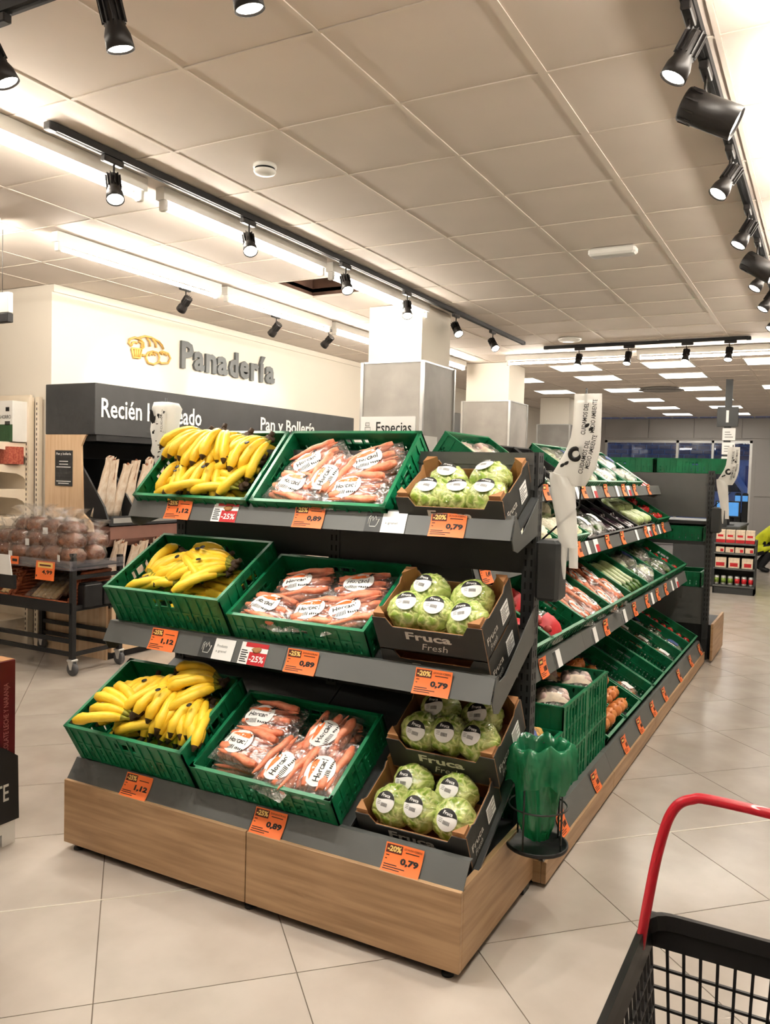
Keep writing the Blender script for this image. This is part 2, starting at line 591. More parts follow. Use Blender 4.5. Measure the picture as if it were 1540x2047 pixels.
for x in gx:
    for y in gy:
        cx, cy = x+.3, y+.3
        if cx > X1-.3 or cx < X0+.3 or cy > Y1-.3 or cy < Y0+.3 or (round(cx, 2), round(cy, 2)) in LS:
            continue
        if abs(cx+3.7) < .1 and abs(cy-5.69) < .1:
            continue
        q = project((cx, cy, H))
        vis = q is not None and -150 < q[0] < 1690 and q[1] > -200
        cells.append((0 if vis else 1, math.hypot(cx, cy), cx, cy))
cells.sort()
rest = MB()
for k, (nv, d, cx, cy) in enumerate(cells):
    if k < 300 and not nv:
        obj('ceiling_tile', ct_me, ceil, T(cx, cy, H+.004))
    else:
        rest.box(cx-w, cx+w, cy-w, cy+w, H+.004, H+.019)
part('ceiling_boards', rest, K['ctile'], ceil, kind='stuff')
mb = MB()
for x in gx + [gx[-1]+.6]:
    if X0 < x < X1:
        a = .009 if abs(x+1.0) > .01 else .016
        mb.box(x-a, x+a, Y0, Y1, H, H+.02)
part('main_tee_grid', mb, K['cgrid'], ceil)
mb = MB()
for y in gy + [gy[-1]+.6]:
    if Y0 < y < Y1:
        mb.box(X0, X1, y-.008, y+.008, H+.0006, H+.02)
part('cross_tee_grid', mb, K['cgrid'], ceil)
# void behind the missing board
mb = MB()
mb.box(-4.3, -3.1, 5.1, 6.3, H+.5, H+.52)
mb.box(-4.02, -4.0, 5.39, 5.99, H+.02, H+.5)
mb.box(-3.4, -3.38, 5.39, 5.99, H+.02, H+.5)
mb.box(-4.0, -3.4, 5.99, 6.01, H+.02, H+.5)
mb.box(-4.0, -3.4, 5.37, 5.39, H+.02, H+.5)
part('ceiling_void', mb, K['void'], ceil, label='dark open void where a ceiling board is missing')
for k, z in enumerate((.16, .27)):
    mb = MB()
    mb.box(-4.0, -3.4, 5.84-.1*k, 5.92-.1*k, H+z, H+z+.07, 0)
    part('roof_beam', mb, K['rust'], ceil, label='rusty orange beam in the ceiling void')

# ------------------------------------------------------------------ walls
WX = -5.73
mb = MB()
mb.box(WX-.2, WX, 4.72, Y1, 0, H)
wl = struct('wall_left', mb, K['wall'])
mb = MB()
mb.box(WX, WX+.025, 4.72, Y1, H-.06, H)
struct('trim_1', mb, K['wall'])
mb = MB()
mb.box(X0, WX-.2, 4.72, 4.92, 0, H)
struct('wall_front_left', mb, K['wall'])
mb = MB()
mb.box(X0-.2, X0, Y0, 4.92, 0, H)
struct('wall_outer_left', mb, K['wall'])
mb = MB()
mb.box(X1, X1+.2, Y0, Y1, 0, H)
struct('wall_right', mb, K['wall'])
mb = MB()
mb.box(X0-.2, X1+.2, Y0-.2, Y0, 0, H)
struct('wall_behind', mb, K['wall'])
WY = Y1
A, B = onY(1205, 880, WY), onY(1500, 880, WY)
wx0, wx1, wz0, wz1 = -5.0, -1.62, .35, 2.5
mb = MB()
mb.box(WX-.2, wx0, WY, WY+.2, 0, H)
mb.box(wx1, X1+.2, WY, WY+.2, 0, H)
mb.box(wx0, wx1, WY, WY+.2, wz1, H)
mb.box(wx0, wx1, WY, WY+.2, 0, wz0)
wbk = struct('wall_back', mb, K['wallg'])
for k in range(6):
    x = -5.0+1.05*k
    mb = MB()
    mb.bbox(x+.008, x+1.042, WY-.02, WY, wz1+.05, H-.02, .004)
    part('wall_panel', mb, K['wallg'], wbk)
for k in range(3):
    for z0, z1 in ((.02, 1.2), (1.22, 2.5)):
        x = wx1+.08+.55*k
        mb = MB()
        mb.bbox(x, x+.54, WY-.02, WY, z0, z1, .004)
        part('wall_panel', mb, K['wallg'], wbk)
mb = MB()
mb.box(wx0, wx1, WY+.09, WY+.1, wz0, wz1)
win = struct('window_1', mb, K['glass'])
mb = MB()
for a, b, c, d in ((wx0, wx0+.06, wz0, wz1), (wx1-.06, wx1, wz0, wz1), (wx0, wx1, wz0, wz0+.06), (wx0, wx1, wz1-.06, wz1), (-3.3, -3.24, wz0, wz1), (-2.5, -2.45, wz0, wz1)):
    mb.box(a, b, WY+.03, WY+.14, c, d)
part('window_frame', mb, K['alu'], win)
# street outside
mb = MB()
mb.box(-16, 8, WY+.21, WY+16, -.1, -.02)
struct('ground_street', mb, mat('asphalt', (70, 74, 84), .8))
fac = thing('street_building', 'dim brick street building beyond the shop window', 'building', T(-4, WY+9, -.02))
mb = MB()
mb.box(-6, 8, 0, .5, 0, 6)
part('facade', mb, K['van'], fac)
brk = MB()
for j in range(10):
    for i in range(30):
        x = -5.9+i*.42+(.2 if j % 2 else 0)
        brk.box(x, x+.38, -.04, 0, 2.3+j*.16, 2.43+j*.16)
part('brick_courses', brk, K['brick'], fac, kind='stuff')
for x in (-4.5, -1.5, 1.5, 4.0):
    mb = MB()
    mb.box(x, x+1.2, -.05, -.01, .9, 2.1)
    part('window', mb, mat('street_window', (60, 84, 130), .2), fac)
vn = thing('parked_van', 'pale parked van seen through the shop window', 'van', T(-3.2, WY+4.5, -.02))
mb = MB()
mb.prism([(-2.4, .35), (1.6, .35), (1.75, .5), (1.7, 1.0), (1.1, 1.25), (.6, 2.0), (-2.3, 2.05), (-2.45, 1.9)], 0, 1.7, 'y')
part('body', mb, K['van'], vn)
mb = MB()
mb.prism([(.25, 1.28), (1.0, 1.28), (.55, 1.9), (.25, 1.9)], -.01, 0, 'y')
part('side_window', mb, K['black'], vn)
for x in (-1.6, 1.0):
    mb = MB()
    mb.lathe([(.1, -.1), (.34, -.1), (.36, -.06), (.36, .06), (.34, .1), (.1, .1)], 18, 0, True, T(x, .1, .36) @ RX(PI/2))
    part('wheel', mb, K['black'], vn)

# steel doors further along the left wall
d1 = MB()
d1.box(0, .03, 0, .95, 0, 2.6)
door = struct('door_1', d1, K['steel'], T(WX, 11.6, 0))
for y in (0, .98, 1.96):
    mb = MB()
    mb.bbox(.03, .06, y, y+.95, .05, 2.6, .01)
    part('door_leaf', mb, K['steel'], door)
    mb = MB()
    mb.tube([(.06, y+.86, 1.2), (.11, y+.86, 1.2), (.11, y+.86, 1.9), (.06, y+.86, 1.9)], .014, 8)
    part('door_handle', mb, K['black'], door)

# ------------------------------------------------------------------ pillars
def pillar(x0, x1, y0, y1, label):
    t = thing('pillar', label, 'pillar', T(x0, y0, 0), 'square pillars of the shop')
    dx, dy = x1-x0, y1-y0
    mb = MB()
    mb.box(0, dx, 0, dy, 0, H-.001)
    part('shaft', mb, K['wall'], t)
    e = .035
    for nm, b in (('front', (-e, dx+e, -e, -.001)), ('back', (-e, dx+e, dy+.001, dy+e)), ('side', (-e, -.001, 0, dy)), ('side', (dx+.001, dx+e, 0, dy))):
        mb = MB()
        mb.box(b[0], b[1], b[2], b[3], 0, 2.525)
        part('cladding_panel', mb, K['clad'], t)
    for x in (-e, dx+e):
        for y in (-e, dy+e):
            mb = MB()
            mb.box(x-.014, x+.014, y-.014, y+.014, 0, 2.53)
            part('corner_trim', mb, K['alu'], t)
    mb = MB()
    mb.box(-e-.006, dx+e+.006, -e-.006, -e+.004, 2.518, 2.532)
    mb.box(dx+e-.004, dx+e+.006, -e, dy+e, 2.518, 2.532)
    part('top_trim', mb, K['alu'], t)
pillar(-3.72, -3.19, 6.5, 7.1, 'nearest square pillar, grey cladding below cream, behind the Especias sign')
pillar(-4.36, -3.76, 10.28, 10.9, 'middle square pillar with grey lower cladding and aluminium corner trims')
pillar(-4.88, -4.33, 15.1, 15.7, 'furthest square pillar with grey lower cladding, towards the shop window')

# ------------------------------------------------------------------ lights on the ceiling
mb = MB()
mb.box(-.286, .286, -.286, .286, 0, .004)
pl_me = mb.mesh('diffuser', K['panel'])
mb = MB()
for a, b, c, d in ((-.3, .3, -.3, -.286), (-.3, .3, .286, .3), (-.3, -.286, -.286, .286), (.286, .3, -.286, .286)):
    mb.box(a, b, c, d, -.004, .012)
pf_me = mb.mesh('frame', K['white'])
for a, b in LIGHTS:
    spawn([('diffuser', pl_me, I4), ('frame', pf_me, I4)], 'panel_light', 'square flush ceiling light panel in the rear half of the shop', 'ceiling light', T(a, b, H-.003), 'square ceiling light panels')

def batten(x, y, ln, along, label, group, z=2.93):
    """white batten fitting with one bare tube under it"""
    M = T(x, y, z) @ (RZ(PI/2) if along == 'y' else I4)
    t = thing('tube_light', label, 'tube light', M, group)
    mb = MB()
    mb.box(0, ln, -.03, .03, .035, H-z-.001)
    part('batten', mb, K['white'], t)
    mb = MB()
    mb.tube([(.05, 0, 0), (ln-.05, 0, 0)], .014, 10)
    part('tube', mb, K['tube'], t)
    for xx in (.012, ln-.042):
        mb = MB()
        mb.bbox(xx, xx+.03, -.022, .022, -.02, .05, .005)
        part('end_holder', mb, K['white'], t)
GA, GB, GC, GE = 'tube lights beside the left track', 'tube lights in front of the Panaderia wall', 'tube lights crossing the aisle end', 'tube lights along the right-hand ceiling'
for y in (-.12, 1.6, 3.32, 5.0):
    batten(-3.2, y, 1.6, 'y', 'bare tube light running beside the long black track rail', GA)
for y in (3.66, 5.33, 7.0):
    batten(-4.42, y, 1.6, 'y', 'bare tube light running parallel to the Panaderia wall', GB)
batten(-6.1, 3.3, 1.6, 'x', 'bare tube light set crosswise near the cream shelving', None)
batten(-4.3, 8.75, 1.3, 'y', 'short bare tube light ending at the middle pillar', None)
for x in (-3.6, -2.02, -.44):
    batten(x, 9.72, 1.52, 'x', 'bare tube light crossing the aisle behind the short track rail', GC)
for y in (-.3, 1.35, 3.05, 4.75, 6.45):
    batten(-.12, y, 1.6, 'y', 'bare tube light running beside the right-hand track rail', GE)

def rail(x0, y0, x1, y1, label):
    t = thing('track_rail', label, 'track rail', T(x0, y0, 0))
    dx, dy = x1-x0, y1-y0
    a = .019
    mb = MB()
    if abs(dx) > abs(dy):
        mb.box(0, dx, -a, a, H-.034, H-.0005)
    else:
        mb.box(-a, a, 0, dy, H-.034, H-.0005)
    part('channel', mb, K['black'], t)
    for x, y in ((0, 0), (dx, dy)):
        mb = MB()
        mb.bbox(x-.022, x+.022, y-.022, y+.022, H-.038, H-.0005, .004)
        part('end_cap', mb, K['black'], t)
    mb = MB()
    if abs(dx) > abs(dy):
        mb.box(0, dx, -.006, .006, H-.0355, H-.033)
    else:
        mb.box(-.006, .006, 0, dy, H-.0355, H-.033)
    part('contact_slot', mb, K['slot'], t)
rail(-3.05, 2.5, -3.05, 8.75, 'long black track rail above the produce display, by the smoke detector')
rail(-.45, -.2, -.45, 8.6, 'long black track rail over the right-hand aisle')
rail(-3.6, 1.8, -.6, 1.8, 'black track rail crossing the ceiling in the foreground')
rail(-2.92, 9.16, -.8, 9.18, 'short black track rail crossing the aisle in front of the panel lights')

def spot_proto(kind):
    P = []
    mb = MB()
    mb.bbox(-.016, .016, -.07, .05, -.03, .0, .004)
    P.append(('track_adapter', mb.mesh('track_adapter', K['lamp']), I4))
    mb = MB()
    mb.tube([(0, 0, -.02), (0, 0, -.115)], .005, 8)
    P.append(('stem', mb.mesh('stem', K['lamp']), I4))
    # head: axis along -z of its own frame, pivot at origin
    mb = MB()
    if kind == 'fin':
        mb.lathe([(.0, .085), (.03, .085), (.034, .08), (.034, -.0), (.036, -.012), (.046, -.04), (.049, -.085), (.045, -.085), (.043, -.06)], 20)
        for k in range(12):
            mb.box(.03, .043, -.002, .002, .0, .085, 0, RZ(2*PI*k/12))
        lz, lr = -.078, .043
    else:
        mb.lathe([(.0, .1), (.055, .1), (.058, .096), (.058, -.1), (.053, -.1), (.052, -.08)], 24)
        for k in range(10):
            mb.box(.052, .0605, -.0025, .0025, .045, .092, 0, RZ(2*PI*k/10))
        lz, lr = -.09, .053
    hd = mb.mesh('lamp_head', K['lamp'])
    mb = MB()
    mb.lathe([(0, lz-.006), (lr*.6, lz-.004), (lr, lz), (lr, lz+.002)], 20)
    return P, hd, mb.mesh('lens', K['lens'])
SPF, SPC = spot_proto('fin'), spot_proto('cyl')
sp_l = bpy.data.lights.new('spot_beam', 'SPOT')
sp_l.energy = SPOT_W
sp_l.spot_size = R(58)
sp_l.spot_blend = .6
sp_l.shadow_soft_size = .03
sp_l.color = (1, .95, .86)
sp_l2 = sp_l.copy()
sp_l2.energy = SPOT_W*.5
def spotlight(x, y, aim, label, group, kind='fin', top=H-.034, stem=True, light=sp_l, turn=0):
    P, hd, ln = SPF if kind == 'fin' else SPC
    t = thing('spotlight', label, 'spotlight', T(x, y, top), group)
    for p in P:
        obj(p[0], p[1], t, RZ(turn) @ p[2])
    piv = Vector((0, 0, -.12 if kind == 'fin' else -.15))
    d = (Vector(aim) - (Vector((x, y, top))+piv)).normalized()
    Mh = Matrix.Translation(piv + d*.02) @ d.to_track_quat('-Z', 'Y').to_matrix().to_4x4() @ Matrix.Scale(.86 if kind == 'fin' else 1., 4)
    h = obj('lamp_head', hd, t, Mh)
    obj('lens', ln, h, I4)
    l = obj('bulb', light, h, T(0, 0, -.1 if kind == 'fin' else -.115))
    return t
g1 = 'spotlights on the long left track'
for k, y in enumerate((2.86, 3.89, 4.98, 5.93, 6.91, 7.83)):
    aim = [(-2.0, 2.2, .5), (-1.9, 2.9, .9), (-1.8, 3.9, .6), (-2.2, 4.6, .2), (-1.9, 6.0, 1.2), (-1.8, 6.8, 1.2)][k]
    spotlight(-3.05, y, aim, 'small black spotlight hanging from the long track beside the tube lights', g1)
g2 = 'spotlights on the right-hand track'
for y, kd, aim in ((2.72, 'fin', (-1.5, 2.35, .6)), (3.12, 'cyl', (.8, 3.3, 2.2)), (3.92, 'fin', (-1.5, 3.2, 1.0)), (4.78, 'fin', (-1.5, 4.2, .8)), (5.45, 'cyl', (.8, 5.3, 2.0)), (5.89, 'fin', (-1.6, 5.2, .8)), (6.6, 'fin', (-1.6, 6.0, .8)), (7.5, 'fin', (-1.6, 6.6, .8))):
    spotlight(-.45, y, aim, 'black ribbed spotlight on the right-hand track aimed at the produce' if kd == 'fin' else 'fat cylindrical black spotlight on the right-hand track aimed away from the produce', g2 if kd == 'fin' else 'cylindrical spotlights on the right-hand track', kd)
g3 = 'spotlights on the foreground cross track'
for x, aim in ((-2.47, (-1.9, 2.35, 1.3)), (-1.93, (-1.7, 2.4, .6)), (-1.45, (-1.1, 2.3, .5))):
    spotlight(x, 1.8, aim, 'black ribbed spotlight on the foreground cross track', g3, turn=PI/2)
g4 = 'spotlights on the short cross track'
for x in (-2.54, -2.0, -1.4, -.98):
    spotlight(x, 9.17, (x-.1, 8.2, .8), 'small lit spotlight on the short cross track at the aisle end', g4, turn=PI/2)
g5 = 'spotlights over the bakery wall'
for x, y in ((-4.75, 5.24), (-4.75, 6.5), (-4.66, 7.3)):
    spotlight(x, y, (-5.7, y+.3, 2.2), 'small black spotlight fixed to the ceiling facing the Panaderia wall', g5, top=H-.001, light=sp_l2)

sm = thing('smoke_detector', 'round white smoke detector with a dark slot on the ceiling', 'smoke detector', T(-2.49, 3.29, H))
mb = MB()
mb.lathe([(.0, -.002), (.056, -.002), (.058, -.014), (.056, -.02)], 28)
part('base', mb, K['white'], sm)
mb = MB()
mb.lathe([(.0, -.02), (.049, -.02), (.049, -.032)], 28)
part('slot', mb, K['slot'], sm)
mb = MB()
mb.lathe([(.054, -.03), (.055, -.036), (.048, -.046), (.02, -.05), (0, -.05)], 28)
part('cover', mb, K['white'], sm)
em = thing('emergency_light', 'slim white emergency light box fixed flat to the ceiling', 'emergency light', T(-1.3, 5.4, H))
mb = MB()
mb.bbox(-.15, .15, -.05, .05, -.05, -.001, .012)
part('housing', mb, K['white'], em)
mb = MB()
mb.bbox(-.125, .125, -.03, .03, -.058, -.048, .004)
part('diffuser', mb, K['clearp'], em)
mb = MB()
mb.lathe([(0, -.001), (.12, -.001), (.125, -.012), (.11, -.028), (.02, -.034), (0, -.034)], 28)
solo('ceiling_speaker', mb, K['white'], 'shallow white disc speaker on the ceiling by the short track', 'speaker', T(-2.52, 8.72, H))
vt = thing('ceiling_vent', 'round ringed air vent in the ceiling among the panel lights', 'air vent', T(-2.5, 14.0, H))
for r in (.1, .17, .24, .31):
    mb = MB()
    mb.lathe([(r, -.001), (r+.05, -.02), (r+.05, -.026), (r-.005, -.006)], 28)
    part('ring', mb, K['wallg'], vt)
# ------------------------------------------------------------------ end display (facing the camera) and long display (facing the aisle)
EX0, EX1, EXM = -2.655, -.925, -1.74
TILT = R(30)
def post(x, y, parent, top=1.637, w=.05, d=.06):
    mb = MB()
    mb.box(x-w/2, x+w/2, y-d/2, y+d/2, 0.0, top)
    p = part('upright_post', mb, K['dark'], parent)
    mb = MB()
    z = .34
    while z < top-.02:
        for s in (-1, 1):
            mb.box(x+s*.011-.0035, x+s*.011+.0035, y-d/2-.0006, y-d/2+.001, z, z+.024)
            mb.box(x+w/2-.001, x+w/2+.0006, y+s*.013-.0035, y+s*.013+.0035, z, z+.024)
        z += .042
    part('slots', mb, K['slot'], p, kind='stuff')

def lip_seg(a0, a1, b, t, ax, sgn):
    """folded shelf lip from a0 to a1 along one axis; b and t are (depth, z) of its bottom and top edge"""
    mb = MB()
    k = .004*sgn
    poly = [(b[0]+k*5, b[1]), (b[0], b[1]), (t[0], t[1]), (t[0]+k*6, t[1]), (t[0]+k*6, t[1]-.003), (t[0]+k, t[1]-.004), (b[0]+k*1.2, b[1]+.003), (b[0]+k*5, b[1]+.003)]
    mb.prism(poly, a0, a1, ax)
    return mb

end = thing('end_display', 'grey three-tier end display on oak-look plinth holding bananas, carrots and lettuces', 'shelving unit')
for a, b in ((EX0, EXM-.002), (EXM+.002, EX1)):
    mb = MB()
    mb.bbox(a, b, 2.262, 2.282, .03, .285, .0015)
    part('plinth_panel', mb, K['wood'], end)
for x in (EX0, EX1-.02):
    mb = MB()
    mb.bbox(x, x+.02, 2.283, 2.968, .03, .292, .0015)
    part('plinth_side', mb, K['wood'], end)
mb = MB()
mb.box(EX0+.04, EX1-.04, 2.31, 2.93, .0, .25)
part('plinth_base', mb, K['black'], end)
for x in (EX0+.05, EXM, EX1-.05):
    mb = MB()
    mb.lathe([(.0, 0), (.02, 0), (.02, .008), (.01, .01), (.01, .04)], 12, 0, True, T(x, 2.295, 0))
    part('levelling_foot', mb, K['black'], end)
TIERS = {3: ((2.275, .283), (2.325, .358), (2.335, .352)), 2: ((2.455, .815), (2.495, .896), (2.53, .885)), 1: ((2.59, 1.334), (2.625, 1.415), (2.65, 1.345))}
for k, (b, t, F) in TIERS.items():
    yb, L = (2.9, (2.9-F[0]))
    zb = F[1]+L*math.tan(TILT)
    for a, c in ((EX0, EXM-.001), (EXM+.001, EX1)):
        mb = lip_seg(a, c, b, t, 'x', 1)
        part('shelf_lip', mb, K['grey'], end)
        mb = MB()
        c2 = -1.365 if (c == EX1 and k > 1) else c
        mb.prism([(F[0]-.006, F[1]-.004), (yb, zb-.004), (yb, zb-.016), (F[0]-.006, F[1]-.016)], a+.004, c2-.001, 'x')
        part('shelf_plate', mb, K['dark'], end)
        if c2 != c:   # sunken well for the cartons
            o_, p_ = .5*.09, -.866*.09
            mb = MB()
            mb.prism([(F[0]-.006+o_, F[1]-.004+p_), (yb, zb-.004+2*p_*.6), (yb, zb-.016+2*p_*.6), (F[0]-.006+o_, F[1]-.016+p_)], c2, c-.004, 'x')
            part('shelf_plate', mb, K['dark'], end)
    if k < 3:
        for x in (EX0-.004, EX1):
            mb = MB()
            mb.prism([(b[0]+.012, b[1]+.0), (t[0]+.006, t[1]), (t[0]+.03, t[1]-.02), (F[0]+.05, F[1]+.0), (2.87, zb-.02), (2.87, zb-.15), (b[0]+.07, b[1]-.045), (b[0]+.03, b[1]-.035)], x, x+.004, 'x')
            part('shelf_bracket', mb, K['grey'], end)
        mb = MB()
        mb.box(EX0+.03, EX1-.03, 2.885, 2.905, b[1]-.14, b[1]-.01)
        part('cross_beam', mb, K['dark'], end)
mb = MB()
mb.box(EX0+.03, EX1-.02, 2.875, 2.9, 1.5, 1.635)
mb.box(EX0+.03, EX1-.02, 2.872, 2.876, 1.59, 1.633)
part('top_beam', mb, K['grey'], end)
for x in (EX0+.035, -1.79, EX1-.03):
    post(x, 2.91, end)

LY0, LY1 = 2.97, 7.4
SPX = -1.79
lng = thing('aisle_display', 'long grey four-tier vegetable display on low oak-look plinth along the aisle', 'shelving unit')
LT = {0: ((-.885, .10), (-.925, .19), (-.99, .13)), 3: ((-1.04, .69), (-1.065, .775), (-1.11, .735)), 2: ((-1.185, 1.115), (-1.21, 1.187), (-1.26, 1.13)), 1: ((-1.285, 1.425), (-1.31, 1.497), (-1.36, 1.43))}
def mir(x):
    return 2*SPX-x
NS = 4
SL = (LY1-LY0)/NS
for side in (1, -1):
    mx = (lambda v: v) if side == 1 else mir
    for s in range(NS):
        y0, y1 = LY0+s*SL+.001, LY0+(s+1)*SL-.001
        mb = MB()
        xs = sorted((mx(-.875), mx(-.895)))
        mb.bbox(xs[0], xs[1], y0, y1, .015, .1, .0015)
        part('plinth_panel', mb, K['wood'], lng)
        for k, (b, t, F) in LT.items():
            mb = lip_seg(y0, y1, (mx(b[0]), b[1]), (mx(t[0]), t[1]), 'y', -side)
            part('shelf_lip', mb, K['grey'], lng)
            zb = F[1]+(F[0]-SPX-.03)*math.tan(TILT)
            mb = MB()
            mb.prism([(mx(F[0]+.03), F[1]-.004), (mx(SPX+.03), zb-.006), (mx(SPX+.03), zb-.018), (mx(F[0]+.03), F[1]-.016)], y0, y1, 'y')
            part('shelf_plate', mb, K['dark'], lng)
    for k, (b, t, F) in LT.items():
        if k == 0:
            continue
        zb = F[1]+(F[0]-SPX-.03)*math.tan(TILT)
        for y in (LY0-.004, LY1):
            mb = MB()
            mb.prism([(mx(b[0]-.012), b[1]), (mx(t[0]-.004), t[1]), (mx(t[0]-.05), t[1]+.015), (mx(SPX+.03), zb+.01), (mx(SPX+.03), zb-.14), (mx(b[0]-.06), b[1]-.035)], y, y+.004, 'y')
            part('shelf_bracket', mb, K['grey'], lng)
mb = MB()
mb.bbox(-.93, -.896, LY0, LY0+.02, .015, .1, .0015)
part('plinth_end', mb, K['wood'], lng)
mb = MB()
mb.box(SPX-.008, SPX+.008, LY0, LY1, .05, 1.52)
part('back_panel', mb, K['dark'], lng)
mb = MB()
mb.box(mir(-.93), -.93, LY0+.01, LY1-.01, .005, .09)
part('plinth_base', mb, K['black'], lng)
for s in range(NS+1):
    post(SPX, min(LY1-.03, LY0+.045+s*SL), lng, 1.56, .06, .05)

# far end display, seen from behind
fe = thing('end_display', 'far grey end display closing the vegetable aisle, plain back panel towards the crates', 'shelving unit', T(0, 7.6, 0))
mb = MB()
mb.box(-2.66, -.9, -.012, .012, 1.23, 1.612)
part('back_panel', mb, K['grey'], fe)
mb = MB()
mb.box(-2.66, -.9, -.012, .012, .3, .62)
part('back_panel', mb, K['grey'], fe)
for z in (.62, 1.02, 1.2, 1.612):
    mb = MB()
    mb.box(-2.66, -.93, .0, .5, z-.03, z)
    part('shelf_plate', mb, K['dark'], fe)
for x in (-2.64, -.905):
    post(x, 0, fe)
for x in (-2.66, -.84):
    mb = MB()
    mb.bbox(x, x+.02, -.16, .62, .02, .335, .0015)
    part('plinth_side', mb, K['wood'], fe)
mb = MB()
mb.box(-2.64, -.845, .0, .6, .0, .3)
part('plinth_base', mb, K['black'], fe)

# ------------------------------------------------------------------ crates
def crate_proto(w, d, h):
    t = .004
    def wall(L):
        mb = MB()
        mb.box(0, L, 0, .008, 0, .018)
        mb.box(0, L, 0, .009, h*.5-.006, h*.5+.006)
        mb.box(0, L, 0, .008, h-.03, h-.008)
        n = int(L/.052)
        for i in range(n+1):
            u = L*i/n
            u0, u1 = max(0, u-.004), min(L, u+.004)
            mb.box(u0, u1, -.003, .008, .0, h-.012)
        # lower band: bars with open slots between them
        m = int(L/.026)
        for i in range(m):
            u = L*(i+.5)/m
            mb.box(u-.0095, u+.0095, .002, .002+t, .016, h*.5)
        mb.box(0, L, .002, .002+t, .3*h-.004, .3*h+.004)
        # upper band: solid with a hand hole
        c, q = L/2, .052
        mb.box(0, c-q, .002, .002+t, h*.5, h-.02)
        mb.box(c+q, L, .002, .002+t, h*.5, h-.02)
        if h > .15:
            mb.box(c-q, c+q, .002, .002+t, h*.5, h*.62)
        mb.tube([(c-q, .004, h-.035), (c+q, .004, h-.035)], .005, 6, 0, True, False)
        return mb.mesh('wall', K['crate'])
    wl_, ws_ = wall(w-.02), wall(d-.02)
    mb = MB()
    mb.box(.008, w-.008, .008, d-.008, .004, .009)
    for i in range(9):
        x = .02+(w-.05)*i/8
        mb.box(x, x+.008, .01, d-.01, .0, .006)
    for j in range(6):
        y = .02+(d-.05)*j/5
        mb.box(.01, w-.01, y, y+.008, .0, .006)
    base = mb.mesh('base', K['crate'])
    mb = MB()
    e = .012
    mb.box(-e+.008, w+e-.008, -.004, .010, h-.009, h)
    mb.box(-e+.008, w+e-.008, d-.010, d+.004, h-.009, h)
    mb.box(-.004, .010, .0, d, h-.009, h)
    mb.box(w-.010, w+.004, .0, d, h-.009, h)
    for x in (0, w):
        for y in (0, d):
            sx, sy = (1 if x == 0 else -1), (1 if y == 0 else -1)
            mb.box(min(x-sx*.003, x+sx*.022), max(x-sx*.003, x+sx*.022), min(y-sy*.003, y+sy*.006), max(y-sy*.003, y+sy*.006), 0, h)
            mb.box(min(x-sx*.003, x+sx*.006), max(x-sx*.003, x+sx*.006), min(y-sy*.003, y+sy*.022), max(y-sy*.003, y+sy*.022), 0, h)
    rim = mb.mesh('rim', K['crate'])
    return [('base', base, I4), ('wall', wl_, T(.01, 0, 0)), ('wall', wl_, T(w-.01, d, 0) @ RZ(PI)), ('wall', ws_, T(w, .01, 0) @ RZ(PI/2)), ('wall', ws_, T(0, d-.01, 0) @ RZ(-PI/2)), ('rim', rim, I4)]
CR_T, CR_L = crate_proto(.6, .4, .19), crate_proto(.6, .4, .13)
CR_M = crate_proto(.555, .4, .12)
CR_N = crate_proto(.385, .58, .12)
CR_U = crate_proto(.385, .55, .22)
def crate(pr, M, label, group='green plastic produce crates'):
    return spawn(pr, 'produce_crate', label, 'crate', M, group)
def endM(x, F, tilt=TILT):
    return T(x, F[0], F[1]) @ RX(tilt)
def lngM(y, F, tilt=TILT):
    return T(F[0], y, F[1]) @ RZ(PI/2) @ RX(tilt)

# ------------------------------------------------------------------ produce prototypes
def banana_mesh(L, a0, a1, rr):
    mb = MB()
    n = 13
    pts, rs, mi = [], [], []
    x = z = 0
    for i in range(n):
        s = i/(n-1)
        pts.append((x, 0, z))
        a = R(a0+(a1-a0)*s)
        x += math.cos(a)*L/(n-1)
        z += math.sin(a)*L/(n-1)
        if s < .1:
            r = .0065
        elif s < .28:
            r = .0065+(rr-.0065)*((s-.1)/.18)**.6
        elif s < .74:
            r = rr
        else:
            r = rr*(1-((s-.74)/.26)**1.8)+.0045
        rs.append(r)
        mi.append(1 if s < .16 else (2 if s > .9 else 0))
    mb.tube(pts, rs, 6, 0, True, True, mis=mi[:-1])
    return mb.mesh('banana', [K['banana'], K['bangreen'], K['bantip']])
BAN = [banana_mesh(.235, 30, -46, .0205), banana_mesh(.225, 26, -54, .0215), banana_mesh(.245, 22, -40, .0195)]
mb = MB()
mb.lump(.020, .028, .017, 3, .25, 3, 12, 8)
mb.tube([(-.004, 0, .004), (-.03, .003, .022)], [.014, .010], 7)
CROWN = mb.mesh('crown', K['bantip'])
mb = MB()
mb.lathe([(0, 0), (.011, 0), (.011, .0008), (0, .0008)], 14)
BSTK = mb.mesh('sticker', K['ink'])
def bunch_proto(n, seed, spread=13):
    q = random.Random(seed)
    P = [('crown', CROWN, I4)]
    for i in range(n):
        c = i-(n-1)/2
        row = (i % 2)*.0
        M = T(0, c*.010, q.uniform(-.004, .004)) @ RZ(R(c*spread+q.uniform(-3, 3))) @ RX(R(c*-9+q.uniform(-4, 4))) @ RY(R(q.uniform(-5, 5)))
        subs = []
        if i == n//2 and seed in (2, 4):
            subs = [('sticker', BSTK, T(.115, -.004, .058) @ RX(R(4)))]
        P.append(('banana', BAN[(i+seed) % 3], M, subs))
    return P
BUN = [bunch_proto(5, 1), bunch_proto(4, 2, 15), bunch_proto(6, 3, 12), bunch_proto(5, 4, 16)]

